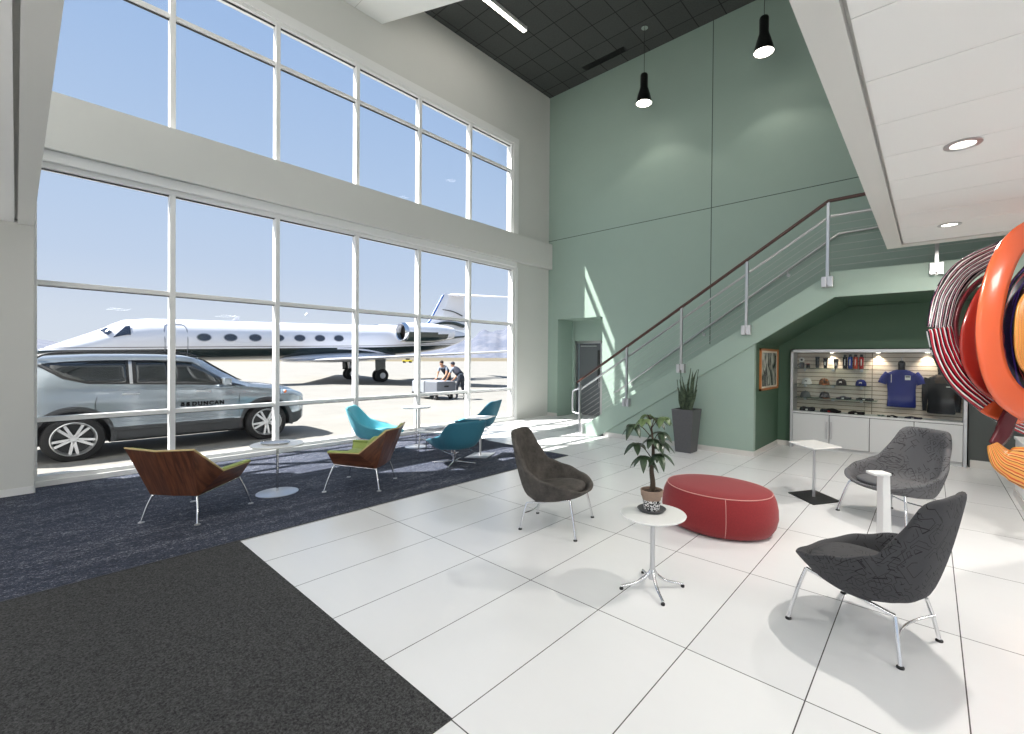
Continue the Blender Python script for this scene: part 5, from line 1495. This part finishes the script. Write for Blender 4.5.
M['skin'] = mat('skin', rgb(188, 140, 112), .55); M['shirtgrey'] = mat('blue_grey_work_shirt', rgb(136, 146, 160), .8)
M['vest'] = mat('navy_work_vest', rgb(36, 40, 54), .8); M['trouser'] = mat('dark_work_trousers', rgb(44, 48, 58), .85)
M['hair'] = mat('dark_brown_hair', rgb(44, 30, 24), .8); M['boot'] = mat('black_boot', rgb(24, 24, 26), .7)
def person(loc, rz, label, reach, bend, headturn, shirt, capm):
    o = empty('person', loc, rz, label, 'person')
    hipz = .93; c_b, s_b = math.cos(bend), math.sin(bend)
    def up(h, y=0, fwd=0): return Vector((-.06 + s_b * h + fwd * c_b, y, hipz + c_b * h - fwd * s_b))
    V = []; E = []; Rr = []
    def add(p, r, par=None):
        V.append(Vector(p)); Rr.append(r)
        if par is not None: E.append((par, len(V) - 1))
        return len(V) - 1
    pel = add((-.06, 0, hipz), (.15, .12))
    w1 = add(up(.16), (.135, .10), pel); ch = add(up(.34), (.165, .12), w1); nk0 = add(up(.47), (.10, .085), ch)
    nk = add(up(.54, fwd=.01), (.055, .058), nk0)
    hb = up(.54, fwd=.01)
    hd = add(hb + Vector((.045, 0, .085)), (.078, .088), nk); ht = add(hb + Vector((.055, 0, .17)), (.07, .078), hd)
    for sg in (1, -1):
        hp = add((-.05, sg * .09, hipz - .06), (.095, .10), pel)
        kn = add((.03 + (.05 if sg > 0 else -.03), sg * .12, .5), (.062, .065), hp)
        an = add((-.02 + (.08 if sg > 0 else -.12), sg * .14, .10), (.042, .045), kn)
        ft = add((.10 + (.08 if sg > 0 else -.12), sg * .15, .045), (.042, .035), an)
        sh = add(up(.44, sg * .185), (.062, .06), nk0)
        hnd = Vector((reach[0] + (.02 * sg), sg * reach[1], reach[2] + .05))
        el = (V[sh] + hnd) / 2 + Vector((-.05, sg * .06, -.02))
        ee = add(el, (.043, .043), sh); wr_ = add(hnd + Vector((-.03, 0, .03)), (.026, .03), ee)
        pm = add(hnd + Vector((.03, 0, -.012)), (.034, .016), wr_)
        for k in range(4):
            y_ = (k - 1.5) * .021; L = (.068, .078, .074, .058)[k]
            a_ = add(V[pm] + Vector((.03, y_ * sg, -.004)), (.0095, .0095), pm); add(V[a_] + Vector((L * .55, 0, -.004)), (.0085, .0085), a_)
            add(V[-1] + Vector((L * .4, 0, -.014)), (.0075, .0075), len(V) - 1)
        a_ = add(V[wr_] + Vector((.03, -.034 * sg, -.02)), (.011, .011), wr_); add(V[a_] + Vector((.035, -.018 * sg, -.015)), (.0095, .0095), a_)
    me = bpy.data.meshes.new('body'); me.from_pydata([tuple(v) for v in V], E, [])
    ob = bpy.data.objects.new('body', me); COL.objects.link(ob); ob.parent = o
    q = ob.modifiers.new('skin', 'SKIN'); q.use_smooth_shade = True
    for i, r in enumerate(Rr): me.skin_vertices[0].data[i].radius = r
    me.skin_vertices[0].data[0].use_root = True
    q = ob.modifiers.new('sub', 'SUBSURF'); q.levels = 2; q.render_levels = 2
    bpy.context.view_layer.update(); bake(ob); me = ob.data
    me.materials.clear()
    for mm in ('skin', shirt, 'trouser', 'boot'): me.materials.append(M[mm])
    ax = Vector((s_b, 0, c_b))
    for p in me.polygons:
        c = p.center; t = (c - Vector((-.06, 0, hipz))).dot(ax)
        armfar = abs(c.y) > .17 and (c - up(.44, .185 * (1 if c.y > 0 else -1))).length > .17 and c.x > .2
        if c.z < .10: p.material_index = 3
        elif t < .04 and c.x < reach[0] - .15 : p.material_index = 2
        elif t > .515 and abs(c.y) < .12: p.material_index = 0
        elif armfar or c.x > reach[0] - .12: p.material_index = 0
        elif t >= .04: p.material_index = 1
        else: p.material_index = 2
        p.use_smooth = True
    hc = hb + Vector((.05, 0, .115))
    B().sphere(hc + Vector((-.018, 0, .04)), .088, 18, (1, .92, .95)).fin('hair', M['hair'] if not capm else M[capm], o, smooth=180)
    if capm: B().bb(hc.x + .05, hc.x + .14, -.05, .05, hc.z + .055, hc.z + .066).fin('cap_visor', M[capm], o, bevel=.004)
    f = B(); f.sphere(hc + Vector((.082, 0, -.015)), .016, 10, (1, .7, 1.3))
    f.fin('nose', M['skin'], o, smooth=180)
    for sg in (1, -1):
        B().sphere(hc + Vector((.072, .03 * sg, .008)), .010, 8).fin('eye', M['black'], o, smooth=180)
        B().sphere(hc + Vector((.0, .083 * sg, -.01)), .022, 8, (.8, .35, 1.2)).fin('ear', M['skin'], o, smooth=180)
    B().bb(hc.x + .072, hc.x + .08, -.022, .022, hc.z - .05, hc.z - .043).fin('mouth', M['red'], o)
    b = B(); R = []
    for h_, hw, hd in ((.08, .168, .13), (.2, .163, .128), (.34, .182, .138), (.44, .165, .118), (.49, .11, .1)):
        c = up(h_); ring = []
        for k in range(24):
            a = k * PI / 12; ring.append(c + Vector((c_b, 0, -s_b)) * (hd * math.cos(a)) + Vector((0, hw * math.sin(a), 0)))
        R.append(ring)
    b.loft(R, caps=False); b.fin('work_vest', M['vest'] if shirt == 'shirtgrey' else M['vest'], o, smooth=180, solid=.008)
    return o
person((-15.95, 12.06, -.02), math.radians(-78), 'bareheaded person in grey shirt and dark vest leaning on the cart from behind', (.50, .20, .71), .78, 0, 'shirtgrey', None)
person((-14.18, 11.36, -.02), math.radians(192), 'person in dark cap and vest bending over the right end of the cart', (.56, .2, .70), .86, 0, 'shirtgrey', 'vest')

# yellow ground vehicle far away, by the wing
tg = empty('tow_tractor', (-112, 71.0, -.02), math.radians(40), 'tiny yellow vehicle far away at the edge of the apron', 'vehicle')
tg.scale = (.6, .6, .6)
M['yellow'] = mat('yellow_vehicle_paint', rgb(214, 190, 40), .5)
B().bb(-2.2, 2.2, -.9, .9, .5, 1.3).fin('chassis', M['yellow'], tg, bevel=.1)
B().bb(-.6, .9, -.85, .85, 1.3, 2.1).fin('cab', M['carglass'], tg, bevel=.1)
for x in (-1.4, 1.4):
    for y in (-.85, .85): B().tube([(x, y - .15, .45), (x, y + .15, .45)], .45, 16).fin('wheel', M['rubber'], tg, smooth=40)
